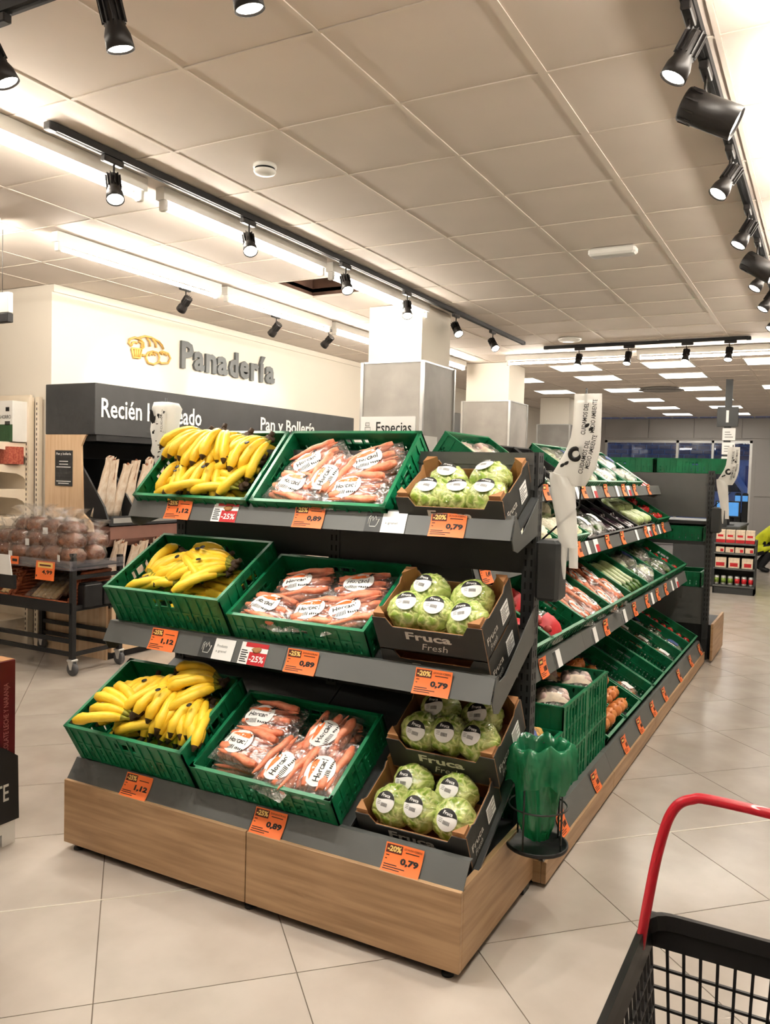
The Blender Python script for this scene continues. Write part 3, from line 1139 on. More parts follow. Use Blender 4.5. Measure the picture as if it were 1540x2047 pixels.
def carrot_mesh(L, r):
    mb = MB()
    pts = [(L*i/8, .003*math.sin(i*1.1), .002*math.cos(i*1.7)) for i in range(9)]
    rs = [r*.55, r, r*.98, r*.92, r*.84, r*.74, r*.6, r*.42, r*.12]
    mb.tube(pts, rs, 8)
    return mb.mesh('carrot', K['carrot'])
CAR = [carrot_mesh(.2, .017), carrot_mesh(.18, .019), carrot_mesh(.21, .015)]
def pillow(w, l, h, seed, nx=16, ny=12, crimp=.02, wr=.006, bot=.25):
    """closed wrinkled pillow pack centred on the origin, resting at z = 0; returns builder and height function"""
    off = Vector((seed*2.3, seed*.7, seed*1.9))
    def hh(x, y):
        u, v = min(1, abs(2*x/w)), min(1, abs(2*y/l))
        k = max(0, 1-u**3.2)**.55 * max(0, 1-v**3.0)**.55
        return h*bot + h*(1-bot)*k*(1+.18*mnoise.noise(Vector((x*14, y*14, 0))+off)) + wr*mnoise.noise(Vector((x*55, y*40, 3))+off)*k
    def lo(x, y):
        u, v = min(1, abs(2*x/w)), min(1, abs(2*y/l))
        k = max(0, 1-u**3.2)**.55 * max(0, 1-v**3.0)**.55
        return h*bot*(1-k)
    mb = MB()
    vs, fs = [], []
    for j in range(ny+1):
        for i in range(nx+1):
            x, y = w*(i/nx-.5), l*(j/ny-.5)
            ex = 1 + (crimp/w)*(1 if i in (0, nx) else 0)
            vs.append((x*ex, y, hh(x, y)))
    for j in range(ny+1):
        for i in range(nx+1):
            x, y = w*(i/nx-.5), l*(j/ny-.5)
            ex = 1 + (crimp/w)*(1 if i in (0, nx) else 0)
            vs.append((x*ex, y, lo(x, y)))
    N = (nx+1)*(ny+1)
    for j in range(ny):
        for i in range(nx):
            a = j*(nx+1)+i
            fs.append((a, a+1, a+nx+2, a+nx+1))
            fs.append((N+a, N+a+nx+1, N+a+nx+2, N+a+1))
    mb.add(vs, fs, 0, True)
    return mb, hh
def ell_patch(mb, cx, cy, rx, ry, hh, e, mi=0, n=26, rings=4, sel=None):
    vs, fs = [(cx, cy, hh(cx, cy)+e)], []
    for k in range(1, rings+1):
        for i in range(n):
            a = 2*PI*i/n
            x, y = cx+rx*k/rings*math.cos(a), cy+ry*k/rings*math.sin(a)
            vs.append((x, y, hh(x, y)+e))
    for i in range(n):
        i2 = (i+1) % n
        fs.append((0, 1+i, 1+i2))
        for k in range(rings-1):
            fs.append((1+k*n+i, 1+(k+1)*n+i, 1+(k+1)*n+i2, 1+k*n+i2))
    mb.add(vs, fs, mi, True)
def rect_patch(mb, x0, x1, y0, y1, hh, e, mi=0, nx=4, ny=3):
    vs = [(x0+(x1-x0)*i/nx, y0+(y1-y0)*j/ny, 0) for j in range(ny+1) for i in range(nx+1)]
    vs = [(x, y, hh(x, y)+e) for x, y, _ in vs]
    fs = [(j*(nx+1)+i, j*(nx+1)+i+1, (j+1)*(nx+1)+i+1, (j+1)*(nx+1)+i) for j in range(ny) for i in range(nx)]
    mb.add(vs, fs, mi, True)
def carrot_bag_proto(seed, vertical=False):
    q = random.Random(seed)
    w, l, h = .25, .17, .055
    mb, hh = pillow(w, l, h, seed)
    P = []
    film_me = mb.mesh('film', K['filmc'])
    for lay in range(2):
        for i in range(5):
            y = (i-2)*.031+q.uniform(-.004, .004)
            flip = (i+lay) % 2
            P.append(('carrot', CAR[(i+lay+seed) % 3], T((.1 if flip else -.1), y, .016+.022*lay) @ RZ((PI if flip else 0)+R(q.uniform(-5, 5)))))
    P.append(('film', film_me, I4))
    e = .0022
    cx = -.015+q.uniform(-.02, .02)
    mb = MB()
    ell_patch(mb, cx, 0, .062, .056, hh, e)
    lab = mb.mesh('printed_label', K['paper'])
    mb = MB()
    wp = lambda x, y, z: (x, y, hh(x, y)+e+.0012)
    mb.text('Horcaol', .088, .024, 0, None, cx-.044, -.014, off=.012, warp=wp)
    for k in range(9):
        rect_patch(mb, cx-.045+k*.0058, cx-.0425+k*.0058, -.043, -.026, hh, e+.001, 0, 1, 2)
    for k in range(5):
        rect_patch(mb, cx+.012+k*.008, cx+.017+k*.008, -.04, -.032, hh, e+.001, 0, 1, 1)
    for a in range(5):
        an = R(30+a*28)
        c = Vector((cx+.04, .03))
        p, n = Vector((math.cos(an), math.sin(an)))*.028, Vector((-math.sin(an), math.cos(an)))*.004
        tri = [c+n, c+p, c-n]
        mb.add([(v.x, v.y, hh(v.x, v.y)+e+.0012) for v in tri], [(2, 1, 0)])
    txt = mb.mesh('lettering', K['ink'])
    mb = MB()
    pts = []
    for k in range(11):
        s = k/10
        pts.append((cx+.04-.085*s, .031-.008*s))
    for k in range(10):
        r0, r1 = .012*(1-(k/10)**2), .012*(1-((k+1)/10)**2)
        (xa, ya), (xb, yb) = pts[k], pts[k+1]
        mb.add([(x, y, hh(x, y)+e+.0011) for x, y in ((xa, ya-r0), (xa, ya+r0), (xb, yb+r1), (xb, yb-r1))], [(0, 1, 2, 3)])
    ico = mb.mesh('carrot_print', K['orange'])
    P.append(('printed_label', lab, I4, [('lettering', txt, I4), ('carrot_print', ico, I4)]))
    return P
CB = [carrot_bag_proto(1), carrot_bag_proto(2), carrot_bag_proto(3)]

def lettuce_proto(seed, r=.075):
    q = random.Random(seed)
    def fn(d, a, ph):
        return 1+.035*math.sin(a*5+seed+2*math.sin(ph*3))*math.sin(ph)+.022*math.sin(a*11+seed*2+4*math.sin(ph*4))+.03*mnoise.noise(d*6+Vector((seed, 0, 0)))
    mb = MB()
    mb.lump(r, r*.97, r*.86, seed, .045, 2.2, 34, 22, 0, T(0, 0, r*.86), fn)
    head = mb.mesh('head', K['lettuce'])
    mb = MB()
    def fn2(d, a, ph):
        return 1.035+.03*abs(math.sin(a*7+seed+3*d.z))*math.sin(ph)+.02*mnoise.noise(d*9)
    mb.lump(r, r*.97, r*.86, seed, .045, 2.2, 34, 20, 0, T(0, 0, r*.86), fn2)
    wrap = mb.mesh('wrap', K['filml'])
    # round sticker lying on the dome
    def dome(x, y):
        k = max(0, 1-(x*x+y*y)/(r*r))
        return r*.86*(1+math.sqrt(k))*1.0 + .0075 + .003*math.cos(40*x)*0
    mb = MB()
    cr_ = .036
    ell_patch(mb, 0, 0, cr_, cr_, dome, .0, 0, 28, 5)
    lab = mb.mesh('sticker', K['paper'])
    mb = MB()
    # black upper segment with a wavy lower border
    n = 16
    vs, fs = [], []
    for i in range(n+1):
        x = -cr_*.995+2*cr_*.995*i/n
        yt = math.sqrt(max(0, cr_*cr_-x*x))*.995
        yb_ = min(yt, .009+.004*math.sin(x/cr_*2.4))
        for k in range(4):
            y = yb_+(yt-yb_)*k/3
            vs.append((x, y, dome(x, y)+.0007))
    for i in range(n):
        for k in range(3):
            a = i*4+k
            fs.append((a, a+4, a+5, a+1))
    mb.add(vs, fs, 0, True)
    for k in range(14):
        x = -.008+k*.0017
        wd_ = .0006 if k % 3 else .0011
        rect_patch(mb, x, x+wd_, -.016, -.004, dome, .0008, 0, 1, 2)
    for k in range(3):
        rect_patch(mb, -.026, -.012, -.002-k*.005, -.0008-k*.005, dome, .0008, 0, 2, 1)
    blk = mb.mesh('black_print', K['ink'])
    mb = MB()
    mb.text('Fruca', .034, .0115, 0, None, -.017, .0145, off=.02, warp=lambda x, y, z: (x, y, dome(x, y)+.0014))
    txt = mb.mesh('lettering', K['paper'])
    return [('head', head, I4), ('wrap', wrap, I4), ('sticker', lab, I4, [('black_print', blk, I4), ('lettering', txt, I4)])]
LET = [lettuce_proto(1), lettuce_proto(2, .073), lettuce_proto(3, .076)]

def carton_proto(w, d, h):
    """shallow printed fruit carton: low notched walls, tall folded corners; origin at front lower left corner"""
    t = .006
    P = []
    mb = MB()
    mb.box(0, w, 0, d, 0, .005, 0)
    P.append(('base', mb.mesh('base', K['kraft']), I4))
    def wall(L, hl, hm):
        # profile: tall at the ends, dipping in the middle
        c = .05
        prof = [(0, 0), (L, 0), (L, hl), (L-c, hl), (L-c-.02, hm), (c+.02, hm), (c, hl), (0, hl)]
        mb = MB()
        mb.prism(prof, 0, t*.5, 'y', 0)
        mb.prism(prof, t*.5, t, 'y', 1)
        return mb.mesh('wall_panel', [K['carton'], K['kraft']])
    fr, sd = wall(w, h, h*.74), wall(d-2*t, h*1.02, h*.93)
    P.append(('wall_panel', fr, I4, []))
    P.append(('wall_panel', fr, T(w, d, 0) @ RZ(PI)))
    P.append(('wall_panel', sd, T(w, t, 0) @ RZ(PI/2)))
    P.append(('wall_panel', sd, T(0, d-t, 0) @ RZ(-PI/2)))
    for x, y, a in ((t, t, 0), (w-t, t, 1), (w-t, d-t, 2), (t, d-t, 3)):
        mb = MB()
        mb.prism([(0, 0), (.042, 0), (0, .042)], .005, h*1.12, 'z', 0)
        P.append(('corner_post', mb.mesh('corner_post', K['kraft']), T(x, y, 0) @ RZ(a*PI/2)))
    # print: front and right side
    mb = MB()
    F = frame((0, -.0008, 0), (1, 0, 0), (0, 0, 1))
    mb.text('Fruca', w*.42, h*.24, 0, F, w*.29, h*.42, off=.03)
    mb.text('Fresh', w*.24, h*.2, 0, F, w*.42, h*.14, off=.0, shear=.25)
    G_ = frame((w+.0008, 0, 0), (0, 1, 0), (0, 0, 1))
    mb.text('Fruca', d*.34, h*.2, 0, G_, d*.08, h*.36, off=.01)
    mb.text('Fresh', d*.22, h*.17, 0, G_, d*.14, h*.12, shear=.25)
    P.append(('lettering', mb.mesh('lettering', K['inkl']), I4))
    mb = MB()
    G_ = frame((w+.0006, 0, 0), (0, 1, 0), (0, 0, 1))
    mb.box(d*.56, d*.8, h*.2, h*.68, 0, .0012, 0, G_)
    P.append(('paper_label', mb.mesh('paper_label', K['paper']), I4))
    mb = MB()
    for k in range(6):
        mb.box(d*.58, d*(.7+.08*(k % 2)), h*(.26+.065*k), h*(.29+.065*k), .001, .0016, 0, G_)
    P.append(('label_print', mb.mesh('label_print', K['inkg']), I4))
    return P
CTN = carton_proto(.4, .29, .135)
# ------------------------------------------------------------------ end display: crates, cartons and produce
TNAME = {1: 'top', 2: 'middle', 3: 'bottom'}
F1, F2, F3 = TIERS[1][2], TIERS[2][2], TIERS[3][2]
T1 = R(45)
BX, CX, LX = -2.63, -2.005, -1.325
FT = (2.685, 1.337)
CM = {(1, 'b'): endM(BX, FT, T1), (1, 'c'): endM(CX, FT, T1), (2, 'b'): endM(BX, F2), (2, 'c'): endM(CX, F2), (3, 'b'): endM(BX, F3), (3, 'c'): endM(CX, F3)}
CH = {(1, 'b'): .13, (1, 'c'): .13, (2, 'b'): .19, (2, 'c'): .13, (3, 'b'): .19, (3, 'c'): .13}
for (k, c), M in CM.items():
    crate(CR_T if CH[(k, c)] > .15 else CR_L, M, 'green plastic crate of %s on the %s tier of the end display' % ({'b': 'loose bananas', 'c': 'bagged carrots'}[c], TNAME[k]))
# wire risers that prop up the backs of the top crates
for x in (BX+.06, BX+.48, CX+.08, CX+.5):
    mb = MB()
    y = FT[0]+.25*math.cos(T1)
    mb.tube([(x, y, F1[1]+(y-F1[0])*math.tan(TILT)-.005), (x, y, FT[1]+.25*math.sin(T1)-.004)], .004, 6)
    mb.tube([(x, y-.03, F1[1]+(y-F1[0]-.03)*math.tan(TILT)-.003), (x, y+.01, F1[1]+(y-F1[0]+.01)*math.tan(TILT)-.003)], .004, 6)
    solo('crate_riser', mb, K['dark'], 'thin dark wire riser propping a crate on the top tier', 'riser', None, 'wire risers under the top crates')

# banana hands: (x, y, z, heading, pitch, roll, prototype) in crate space, heading 0 = towards +x
BPL = {
 3: [(.10, .15, .075, 175, 0, 0, 1), (.30, .15, .07, 0, 0, 0, 0), (.12, .28, .075, 185, 0, 0, 0), (.33, .28, .075, 10, 0, 0, 2), (.50, .28, .075, 180, 0, 0, 2), (.45, .14, .075, 170, 0, 0, 1),
     (.27, .235, .15, 200, 8, 0, 0), (.19, .34, .16, -75, 10, 0, 1), (.30, .36, .185, -78, 10, 0, 2), (.38, .285, .205, -98, 8, 0, 1), (.30, .10, .212, 178, 13, 0, 0), (.46, .27, .155, -95, 4, 0, 3), (.55, .25, .15, -100, 6, 0, 0), (.57, .36, .185, 215, 16, 0, 2), (.44, .15, .16, 172, 4, 0, 3), (.40, .27, .175, -88, 0, 0, 0), (.50, .28, .175, -84, 2, 0, 1)],
 2: [(.10, .15, .07, 175, 0, 0, 1), (.30, .15, .07, 0, 0, 0, 0), (.45, .15, .07, 180, 0, 0, 2), (.14, .28, .07, 180, 0, 0, 0), (.34, .28, .07, 10, 0, 0, 1),
     (.15, .10, .135, 62, 4, 0, 0), (.23, .09, .125, 58, 6, 0, 1), (.27, .15, .12, 176, 2, 0, 0), (.24, .36, .16, -14, -6, 0, 1), (.42, .31, .13, 212, 4, 0, 3), (.50, .25, .14, 205, 6, 0, 0), (.49, .15, .13, 198, 4, 6, 3), (.33, .11, .12, 168, 0, 0, 2)],
 1: [(.10, .15, .07, 175, 0, 0, 1), (.30, .15, .07, 0, 0, 0, 0), (.45, .15, .07, 180, 0, 0, 2), (.13, .27, .07, 180, 0, 0, 0), (.33, .27, .07, 10, 0, 0, 1),
     (.20, .365, .15, -118, 10, 0, 2), (.29, .365, .16, -88, 10, 0, 2), (.25, .36, .14, -100, 8, 0, 0), (.42, .36, .14, -112, 8, 0, 0), (.53, .35, .13, -112, 6, 0, 1), (.55, .24, .11, -150, 4, 0, 3), (.18, .22, .125, -70, 0, 0, 3), (.34, .22, .125, -95, 0, 0, 1), (.30, .07, .10, 176, 0, 20, 1), (.40, .07, .10, 172, 0, 25, 3), (.57, .09, .10, 165, 2, 10, 0)],
}
for k, L in BPL.items():
    M = CM[(k, 'b')]
    for (x, y, z, h, p, ro, b) in L:
        c_, s_ = math.cos(R(h)), math.sin(R(h))
        ov = 0 if k == 1 and y < .15 else .03
        lim = lambda v, d, hi, m: min(max(v, m-min(0, d*.21)), hi-m-max(0, d*.21))
        lowb = z < .11
        if k == 2 and not lowb:
            z += .03
        x = lim(x, c_, .6, .08 if lowb else .07)
        y = y if p > 11 and k == 3 else lim(y, s_, .4, (.10 if lowb else (.095 if k > 1 else .06)) + (.045 if abs(s_) < .5 and k > 1 else -.04 if abs(s_) > .7 and not lowb else 0))
        spawn(BUN[b], 'banana_bunch', 'bananas %s in the %s crate, %s' % ('high' if z > .11 else 'low', TNAME[k], ('front wall' if y < .14 else 'back wall' if y > .29 else 'middle') + (', outer end' if x < .22 else ', carrot end' if x > .4 else '')), 'bananas', M @ T(x, y, z) @ RZ(R(h)) @ RY(R(-p)) @ RX(R(ro)), 'bananas in the %s crate' % TNAME[k])
# carrot bags
CZ = {3: .03, 2: .012, 1: .02}
CPL = {
 3: [(.15, .13, .012, 4, 0), (.43, .12, .012, -5, 1), (.15, .29, .012, -4, 2), (.43, .29, .012, 6, 0), (.16, .14, .06, -6, 1), (.17, .28, .062, 3, 0), (.44, .26, .062, 84, 2), (.36, .11, .062, 78, 0), (.51, .13, .06, 92, 1)],
 2: [(.15, .12, .012, 4, 0), (.43, .12, .012, -5, 1), (.15, .28, .012, -4, 2), (.43, .28, .012, 6, 0), (.13, .09, .06, -14, 2), (.21, .25, .062, 20, 0), (.36, .09, .064, 12, 1), (.45, .27, .062, 10, 2), (.50, .12, .07, 30, 0)],
 1: [(.15, .12, .012, 4, 0), (.43, .12, .012, -5, 1), (.15, .28, .012, -4, 2), (.43, .28, .012, 6, 0), (.16, .10, .06, -14, 2), (.19, .24, .062, 40, 0), (.44, .09, .064, 6, 1), (.44, .24, .062, 28, 2), (.30, .16, .07, 80, 1)],
}
for k, L in CPL.items():
    M = CM[(k, 'c')]
    for (x, y, z, h, b) in L:
        spawn(CB[b], 'carrot_bag', 'clear carrot bag %s in the %s crate, %s' % ('high' if z > .05 else 'low', TNAME[k], ('front wall' if y < .15 else 'back wall') + (', banana end' if x < .26 else ', lettuce end')), 'carrots', M @ T(x, y, z+CZ[k]) @ RZ(R(h)), 'carrot bags in the %s crate' % TNAME[k])
# lettuce cartons
def cartonM(F, up=0., back=0., tilt=TILT, dx=0.):
    return T(LX+dx, F[0], F[1]) @ RX(tilt) @ T(0, back, up)
CT = [('front bottom-tier carton', cartonM(F3, -.078, .03, R(27), -.02), 3), ('rear bottom-tier carton', cartonM(F3, .02, .28, R(29)), 3),
      ('upper middle-tier carton', cartonM(F2, .062, .0, R(29), -.03), 2), ('lower middle-tier carton', cartonM(F2, -.074, .0, R(29), -.03), 2), ('top-tier carton', cartonM(F1, .0, .0, R(29), -.03), 1)]
LP = [(.09, .09, 0), (.2, .092, 1), (.308, .09, 2), (.118, .202, 1), (.285, .202, 0)]
for i, (nm, M, k) in enumerate(CT):
    spawn(CTN, 'lettuce_carton', 'dark printed cardboard tray of lettuces, ' + nm, 'carton', M, 'lettuce cartons')
    if i == 3:
        continue
    for j, (x, y, b) in enumerate(LP):
        q = random.Random(i*10+j)
        tl = [R(34), R(34), R(22), 0, R(6)][i]
        L_ = M @ T(x+q.uniform(-.006, .006), y+q.uniform(-.006, .006), .02+q.uniform(0, .02))
        Rm = T(0, 0, .067) @ RZ(R(q.uniform(-14, 14))) @ RX(tl+R(q.uniform(-8, 8))) @ RY(R(q.uniform(-14, 14))) @ T(0, 0, -.067)
        spawn(LET[b], 'iceberg_lettuce', 'wrapped iceberg lettuce, %s of the %s' % (['front corner beside the carrots', 'front middle', 'front corner beside the post', 'rear corner beside the carrots', 'rear corner beside the post'][j], nm), 'lettuce', L_ @ Rm, 'lettuces in the ' + nm)

# ------------------------------------------------------------------ price cards
def price_card(M, price, disc, label, group, w=.135, h=.088, lines=True, small=None, name='price_card'):
    """orange card lying on frame M (origin lower left corner); slightly curled like bent paper"""
    def crd(x, y):
        return .0025 + .010*((y/h)-.45)**2*2 + .003*math.sin(x/w*PI)
    mb = MB()
    rect_patch(mb, 0, w, 0, h, crd, 0, 0, 6, 5)
    rect_patch(mb, 0, w, 0, h, crd, -.0006, 0, 6, 5)
    t = solo(name, mb, K['orange'], label, 'price card', M, group)
    wp = lambda x, y, z: (x, y, crd(x, y)+z)
    mb = MB()
    rect_patch(mb, .004, w*.46, h*.66, h*.95, crd, .0006, 0, 3, 2)
    part('discount_box', mb, K['brown'], t)
    mb = MB()
    if price is None:
        rect_patch(mb, .01, w*.38, h*.74, h*.86, crd, .0011, 0, 2, 1)
    else:
        mb.text(disc, w*.38, h*.2, 0, None, .008, h*.71, .0012, off=.04, warp=wp)
    part('discount_lettering', mb, K['yel'], t)
    mb = MB()
    if price is None:
        for a_, b_ in ((.46, .55), (.6, .74), (.77, .9)):
            rect_patch(mb, w*a_, w*b_, h*.3, h*.54, crd, .0008, 0, 2, 2)
    else:
        mb.text(price, w*.47, h*.27, 0, None, w*.46, h*.3, .0008, off=.05, warp=wp)
    if small:
        mb.text(small, w*.46, h*.07, 0, None, w*.5, h*.85, .0008, warp=wp)
    if lines:
        for k, (a, b, c) in enumerate(((.55, .9, .76), (.05, .14, .56), (.05, .1, .44), (.05, .4, .25), (.05, .62, .17), (.05, .5, .09))):
            rect_patch(mb, w*a, w*b, h*c, h*(c+.03), crd, .0007, 0, 3, 1)
    part('lettering', mb, K['ink'], t)
    return t
def lip_frame_end(k, x, v=0.):
    b, t, F = TIERS[k]
    d = Vector((0, t[0]-b[0], t[1]-b[1])).normalized()
    o = Vector((x, b[0], b[1])) + d*v
    M = frame(o, (1, 0, 0), d)
    return M @ T(0, 0, .001)
for k, x, pr_, ds, what in ((1, -2.45, '1,12', '-25%', 'bananas'), (1, -1.80, '0,89', '-25%', 'carrots'), (1, -1.225, '0,79', '-20%', 'lettuces'),
                            (2, -2.40, '1,12', '-25%', 'bananas'), (2, -1.73, '0,89', '-25%', 'carrots'), (2, -1.205, '0,79', '-20%', 'lettuces'),
                            (3, -2.36, '1,12', '-25%', 'bananas'), (3, -1.735, '0,89', '-25%', 'carrots'), (3, -1.21, '0,79', '-20%', 'lettuces')):
    price_card(lip_frame_end(k, x, -.004), pr_, ds, 'orange price card reading %s under the %s on the %s tier' % (pr_, what, TNAME[k]), 'orange price cards of the end display', small={'carrots': 'ZANAHORIAS', 'lettuces': 'LECHUGA ICEBERG'}.get(what))
def promo(k, x):
    M = lip_frame_end(k, x, 0)
    w, h = .125, .084
    mb = MB()
    mb.box(0, w, 0, h, 0, .002)
    t = solo('promo_card', mb, K['paper'], 'white and red promotion card reading -25%% on the %s lip of the end display' % TNAME[k], 'promotion card', M, 'promotion cards')
    mb = MB()
    mb.box(.045, w, 0, h*.58, .002, .0028)
    mb.box(.02, w, h*.8, h, .002, .0026)
    part('red_print', mb, K['red'], t)
    mb = MB()
    mb.text('-25%', .068, .024, 0, None, .05, .012, .0034, off=.02)
    part('lettering', mb, K['paper'], t)
    mb = MB()
    for j in range(6):
        mb.box(.006, .038-.006*(j % 2), .008+j*.0085, .012+j*.0085, .002, .0027)
    part('small_print', mb, K['ink'], t)
    mb = MB()
    mb.lump(.022, .012, .003, 5, .2, 3, 12, 6, 0, T(.075, .058, .004))
    part('food_picture', mb, K['kraft'], t)
promo(1, -2.2)
promo(2, -1.945)
def granel(k, x):
    M = lip_frame_end(k, x, 0)
    mb = MB()
    mb.box(0, .165, 0, .082, 0, .0015)
    t = solo('info_card', mb, K['dark'], 'white info card with glove symbol reading a granel on the %s lip' % TNAME[k], 'info card', M, 'glove info cards')
    mb = MB()
    mb.box(.068, .165, 0, .082, .0015, .0024)
    part('white_panel', mb, K['paper'], t)
    mb = MB()
    mb.text('Producto' if k == 2 else 'a granel', .05, .011, 0, None, .082, .048 if k == 2 else .03, .003)
    if k == 2:
        mb.text('a granel', .05, .012, 0, None, .082, .026, .003)
    part('lettering', mb, K['inkg'], t)
    mb = MB()
    for pts in ([(.02, .02), (.02, .05), (.028, .058), (.03, .04), (.04, .062), (.045, .045), (.055, .05), (.05, .03), (.045, .02), (.02, .02)], [(.012, .03), (.014, .055), (.02, .062)]):
        mb.tube([(a, b, .0022) for a, b in pts], .0014, 5)
    part('glove_symbol', mb, K['paper'], t)
granel(1, -1.485)
granel(2, -2.14)

def lip_frame_lng(k, y, v=0.):
    b, t, F = LT[k]
    d = Vector((t[0]-b[0], 0, t[1]-b[1])).normalized()
    o = Vector((b[0], y, b[1])) + d*v
    return frame(o, (0, 1, 0), d) @ T(0, 0, .001)
def z5(a, b):
    return 980+a*.3247, 860+b*.3247
def z6(a, b):
    return 980+a*.3247, 1250+b*.3247
LTAGS = {1: [(360, 'o'), (545, 'w'), (590, 'o'), (655, 'r'), (725, 'o'), (790, 'w'), (833, 'o'), (865, 'r'), (900, 'o'), (985, 'o')],
         2: [(560, 'o'), (612, 'w'), (668, 'r'), (738, 'o'), (828, 'o'), (912, 'w'), (970, 'o'), (992, 'r'), (1020, 'o'), (1048, 'w'), (1075, 'o')],
         3: [(340, 'o'), (430, 'w'), (655, 'w'), (725, 'o'), (838, 'w'), (900, 'o'), (975, 'o'), (1005, 'w'), (1040, 'o'), (1090, 'o'), (1127, 'w'), (1158, 'r')],
         0: [(465, 'o'), (670, 'o'), (848, 'o'), (940, 'o'), (1020, 'o'), (1090, 'o'), (1180, 'o'), (1250, 'o'), (1305, 'o')]}
LYV = {1: (lambda a: 395), 2: (lambda a: 740-(a-545)*.26), 3: (lambda a: 1470-(a-330)*.62), 0: (lambda a: 1230-(a-465)*1.365)}
LN = {1: 'top', 2: 'second', 3: 'third', 0: 'lowest'}
PR = ['1,49', '2,29', '1,99', '0,99', '1,89', '2,49', '3,49', '1,79', '2,99']
n = 0
for k, L in LTAGS.items():
    for a, c in L:
        y = onX(*(z6 if k == 0 else z5)(a, LYV[k](a)), LT[k][0][0]).y
        M = lip_frame_lng(k, y-.05)
        n += 1
        if c == 'o':
            price_card(M, None, '-20%' if n % 2 else '-25%', 'small orange price card on the %s lip of the aisle display' % LN[k], 'orange price cards on the %s aisle lip' % LN[k], .1, .086, lines=(k in (0, 3)))
        else:
            mb = MB()
            mb.box(0, .1, 0, .078, 0, .002)
            t = solo('info_card' if c == 'w' else 'promo_card', mb, K['paper'], ('plain white card' if c == 'w' else 'white and red promotion card') + ' on the %s lip of the aisle display' % LN[k], 'info card' if c == 'w' else 'promotion card', M, ('white cards' if c == 'w' else 'red promotion cards') + ' on the %s aisle lip' % LN[k])
            mb = MB()
            if c == 'w':
                mb.box(0, .032, 0, .078, .002, .0027)
                part('dark_print', mb, K['dark'], t)
            else:
                mb.box(.03, .1, .0, .045, .002, .0027)
                part('red_print', mb, K['red'], t)
price_card(lip_frame_lng(2, 3.02), '1,49', '-25%', 'orange price card reading 1,49 on the second aisle lip behind the end display post', None, .11, .086)

# ------------------------------------------------------------------ aisle display: crates and vegetables
def round_veg(r, rz, m, seed, top=None, amp=.05):
    mb = MB()
    mb.lump(r, r, rz, seed, amp, 2, 14, 9, 0, T(0, 0, rz))
    P = [('body', mb.mesh('body', m), I4)]
    if top == 'calyx':
        mb = MB()
        for k in range(5):
            a = 2*PI*k/5
            mb.add([(math.cos(a+1.3)*.004, math.sin(a+1.3)*.004, 2*rz+.001), (math.cos(a)*r*.45, math.sin(a)*r*.45, 2*rz*.97), (math.cos(a-1.3)*.004, math.sin(a-1.3)*.004, 2*rz+.001)], [(0, 1, 2)])
        mb.tube([(0, 0, 2*rz-.004), (.003, 0, 2*rz+.012)], .0025, 5)
        P.append(('calyx', mb.mesh('calyx', K['leaf']), I4))
    if top == 'tip':
        mb = MB()
        mb.tube([(0, 0, 2*rz-.008), (.002, 0, 2*rz+.005), (.004, .002, 2*rz+.012)], [.009, .004, .002], 7)
        P.append(('neck', mb.mesh('neck', m), I4))
    return P
ONI = [round_veg(.04, .035, K['onion'], 1, 'tip'), round_veg(.037, .033, K['onion'], 2, 'tip')]
TOM = [round_veg(.032, .028, K['tomato'], 1, 'calyx'), round_veg(.03, .027, K['tomato'], 2, 'calyx')]
PEP = [round_veg(.042, .046, K['pepper'], 5, 'calyx', .12)]
def cauli_proto(seed):
    mb = MB()
    mb.lump(.075, .075, .05, seed, .12, 4.5, 20, 12, 0, T(0, 0, .075))
    P = [('curd', mb.mesh('curd', K['cauli']), I4)]
    for k in range(7):
        mb = MB()
        mb.lump(.045, .008, .05, k+seed, .15, 3, 8, 6)
        P.append(('leaf', mb.mesh('leaf', K['leafp']), RZ(2*PI*k/7) @ T(0, .072, .05) @ RX(R(-18))))
    return P
CAU = [cauli_proto(1)]
def bag_proto(seed, inner, w=.2, l=.15, h=.07, prints=None, fm='filmc', k=7):
    mb, hh = pillow(w, l, h, seed, 12, 9)
    fme = mb.mesh('film', K[fm])
    q = random.Random(seed)
    mb = MB()
    for i in range(k):
        mb.lump(.045, .035, h*.3, i+seed, .35, 3, 9, 6, 0, T(q.uniform(-.25, .25)*w, q.uniform(-.22, .22)*l, h*.42) @ RZ(q.uniform(0, 6)))
    P = [('leaves' if inner in ('leaf', 'leafp') else 'contents', mb.mesh('leaves', K[inner]), I4), ('film', fme, I4)]
    if prints:
        mb = MB()
        rect_patch(mb, -w*.2, w*.24, -l*.28, l*.28, hh, .003, 0, 6, 5)
        P.append(('printed_label', mb.mesh('printed_label', K[prints]), I4))
    return P
SAL = [bag_proto(11, 'leaf', prints='paper'), bag_proto(12, 'leaf'), bag_proto(13, 'leafp'), bag_proto(14, 'leaf', prints='blue')]
def net_proto(veg, seed, print_, n=9, w=.22, l=.16):
    q = random.Random(seed)
    mb, hh = pillow(w, l, .085, seed, 12, 9, bot=.12)
    P = []
    v = MB()
    v.lump(.032, .026, .024, seed, .1, 2, 10, 7)
    vm = v.mesh('potato' if veg != 'garlic' else 'bulb', K[veg])
    for i in range(n):
        P.append(('bulb' if veg == 'garlic' else 'potato', vm, T((i % 3-1)*.06+q.uniform(-.01, .01), (i//3-1)*.045, .042+q.uniform(0, .014)) @ RZ(q.uniform(0, 6))))
    P.append(('film', mb.mesh('film', K['filmc']), I4))
    m2 = MB()
    rect_patch(m2, -w*.45, -w*(.02 if veg != 'garlic' else .3), -l*.44, l*.44, hh, .003, 0, 6, 6)
    P.append(('printed_label', m2.mesh('printed_label', K[print_]), I4))
    return P
POTB, POTR, GAR = net_proto('potato', 3, 'blue'), net_proto('potred', 4, 'red'), net_proto('garlic', 5, 'biscuit')
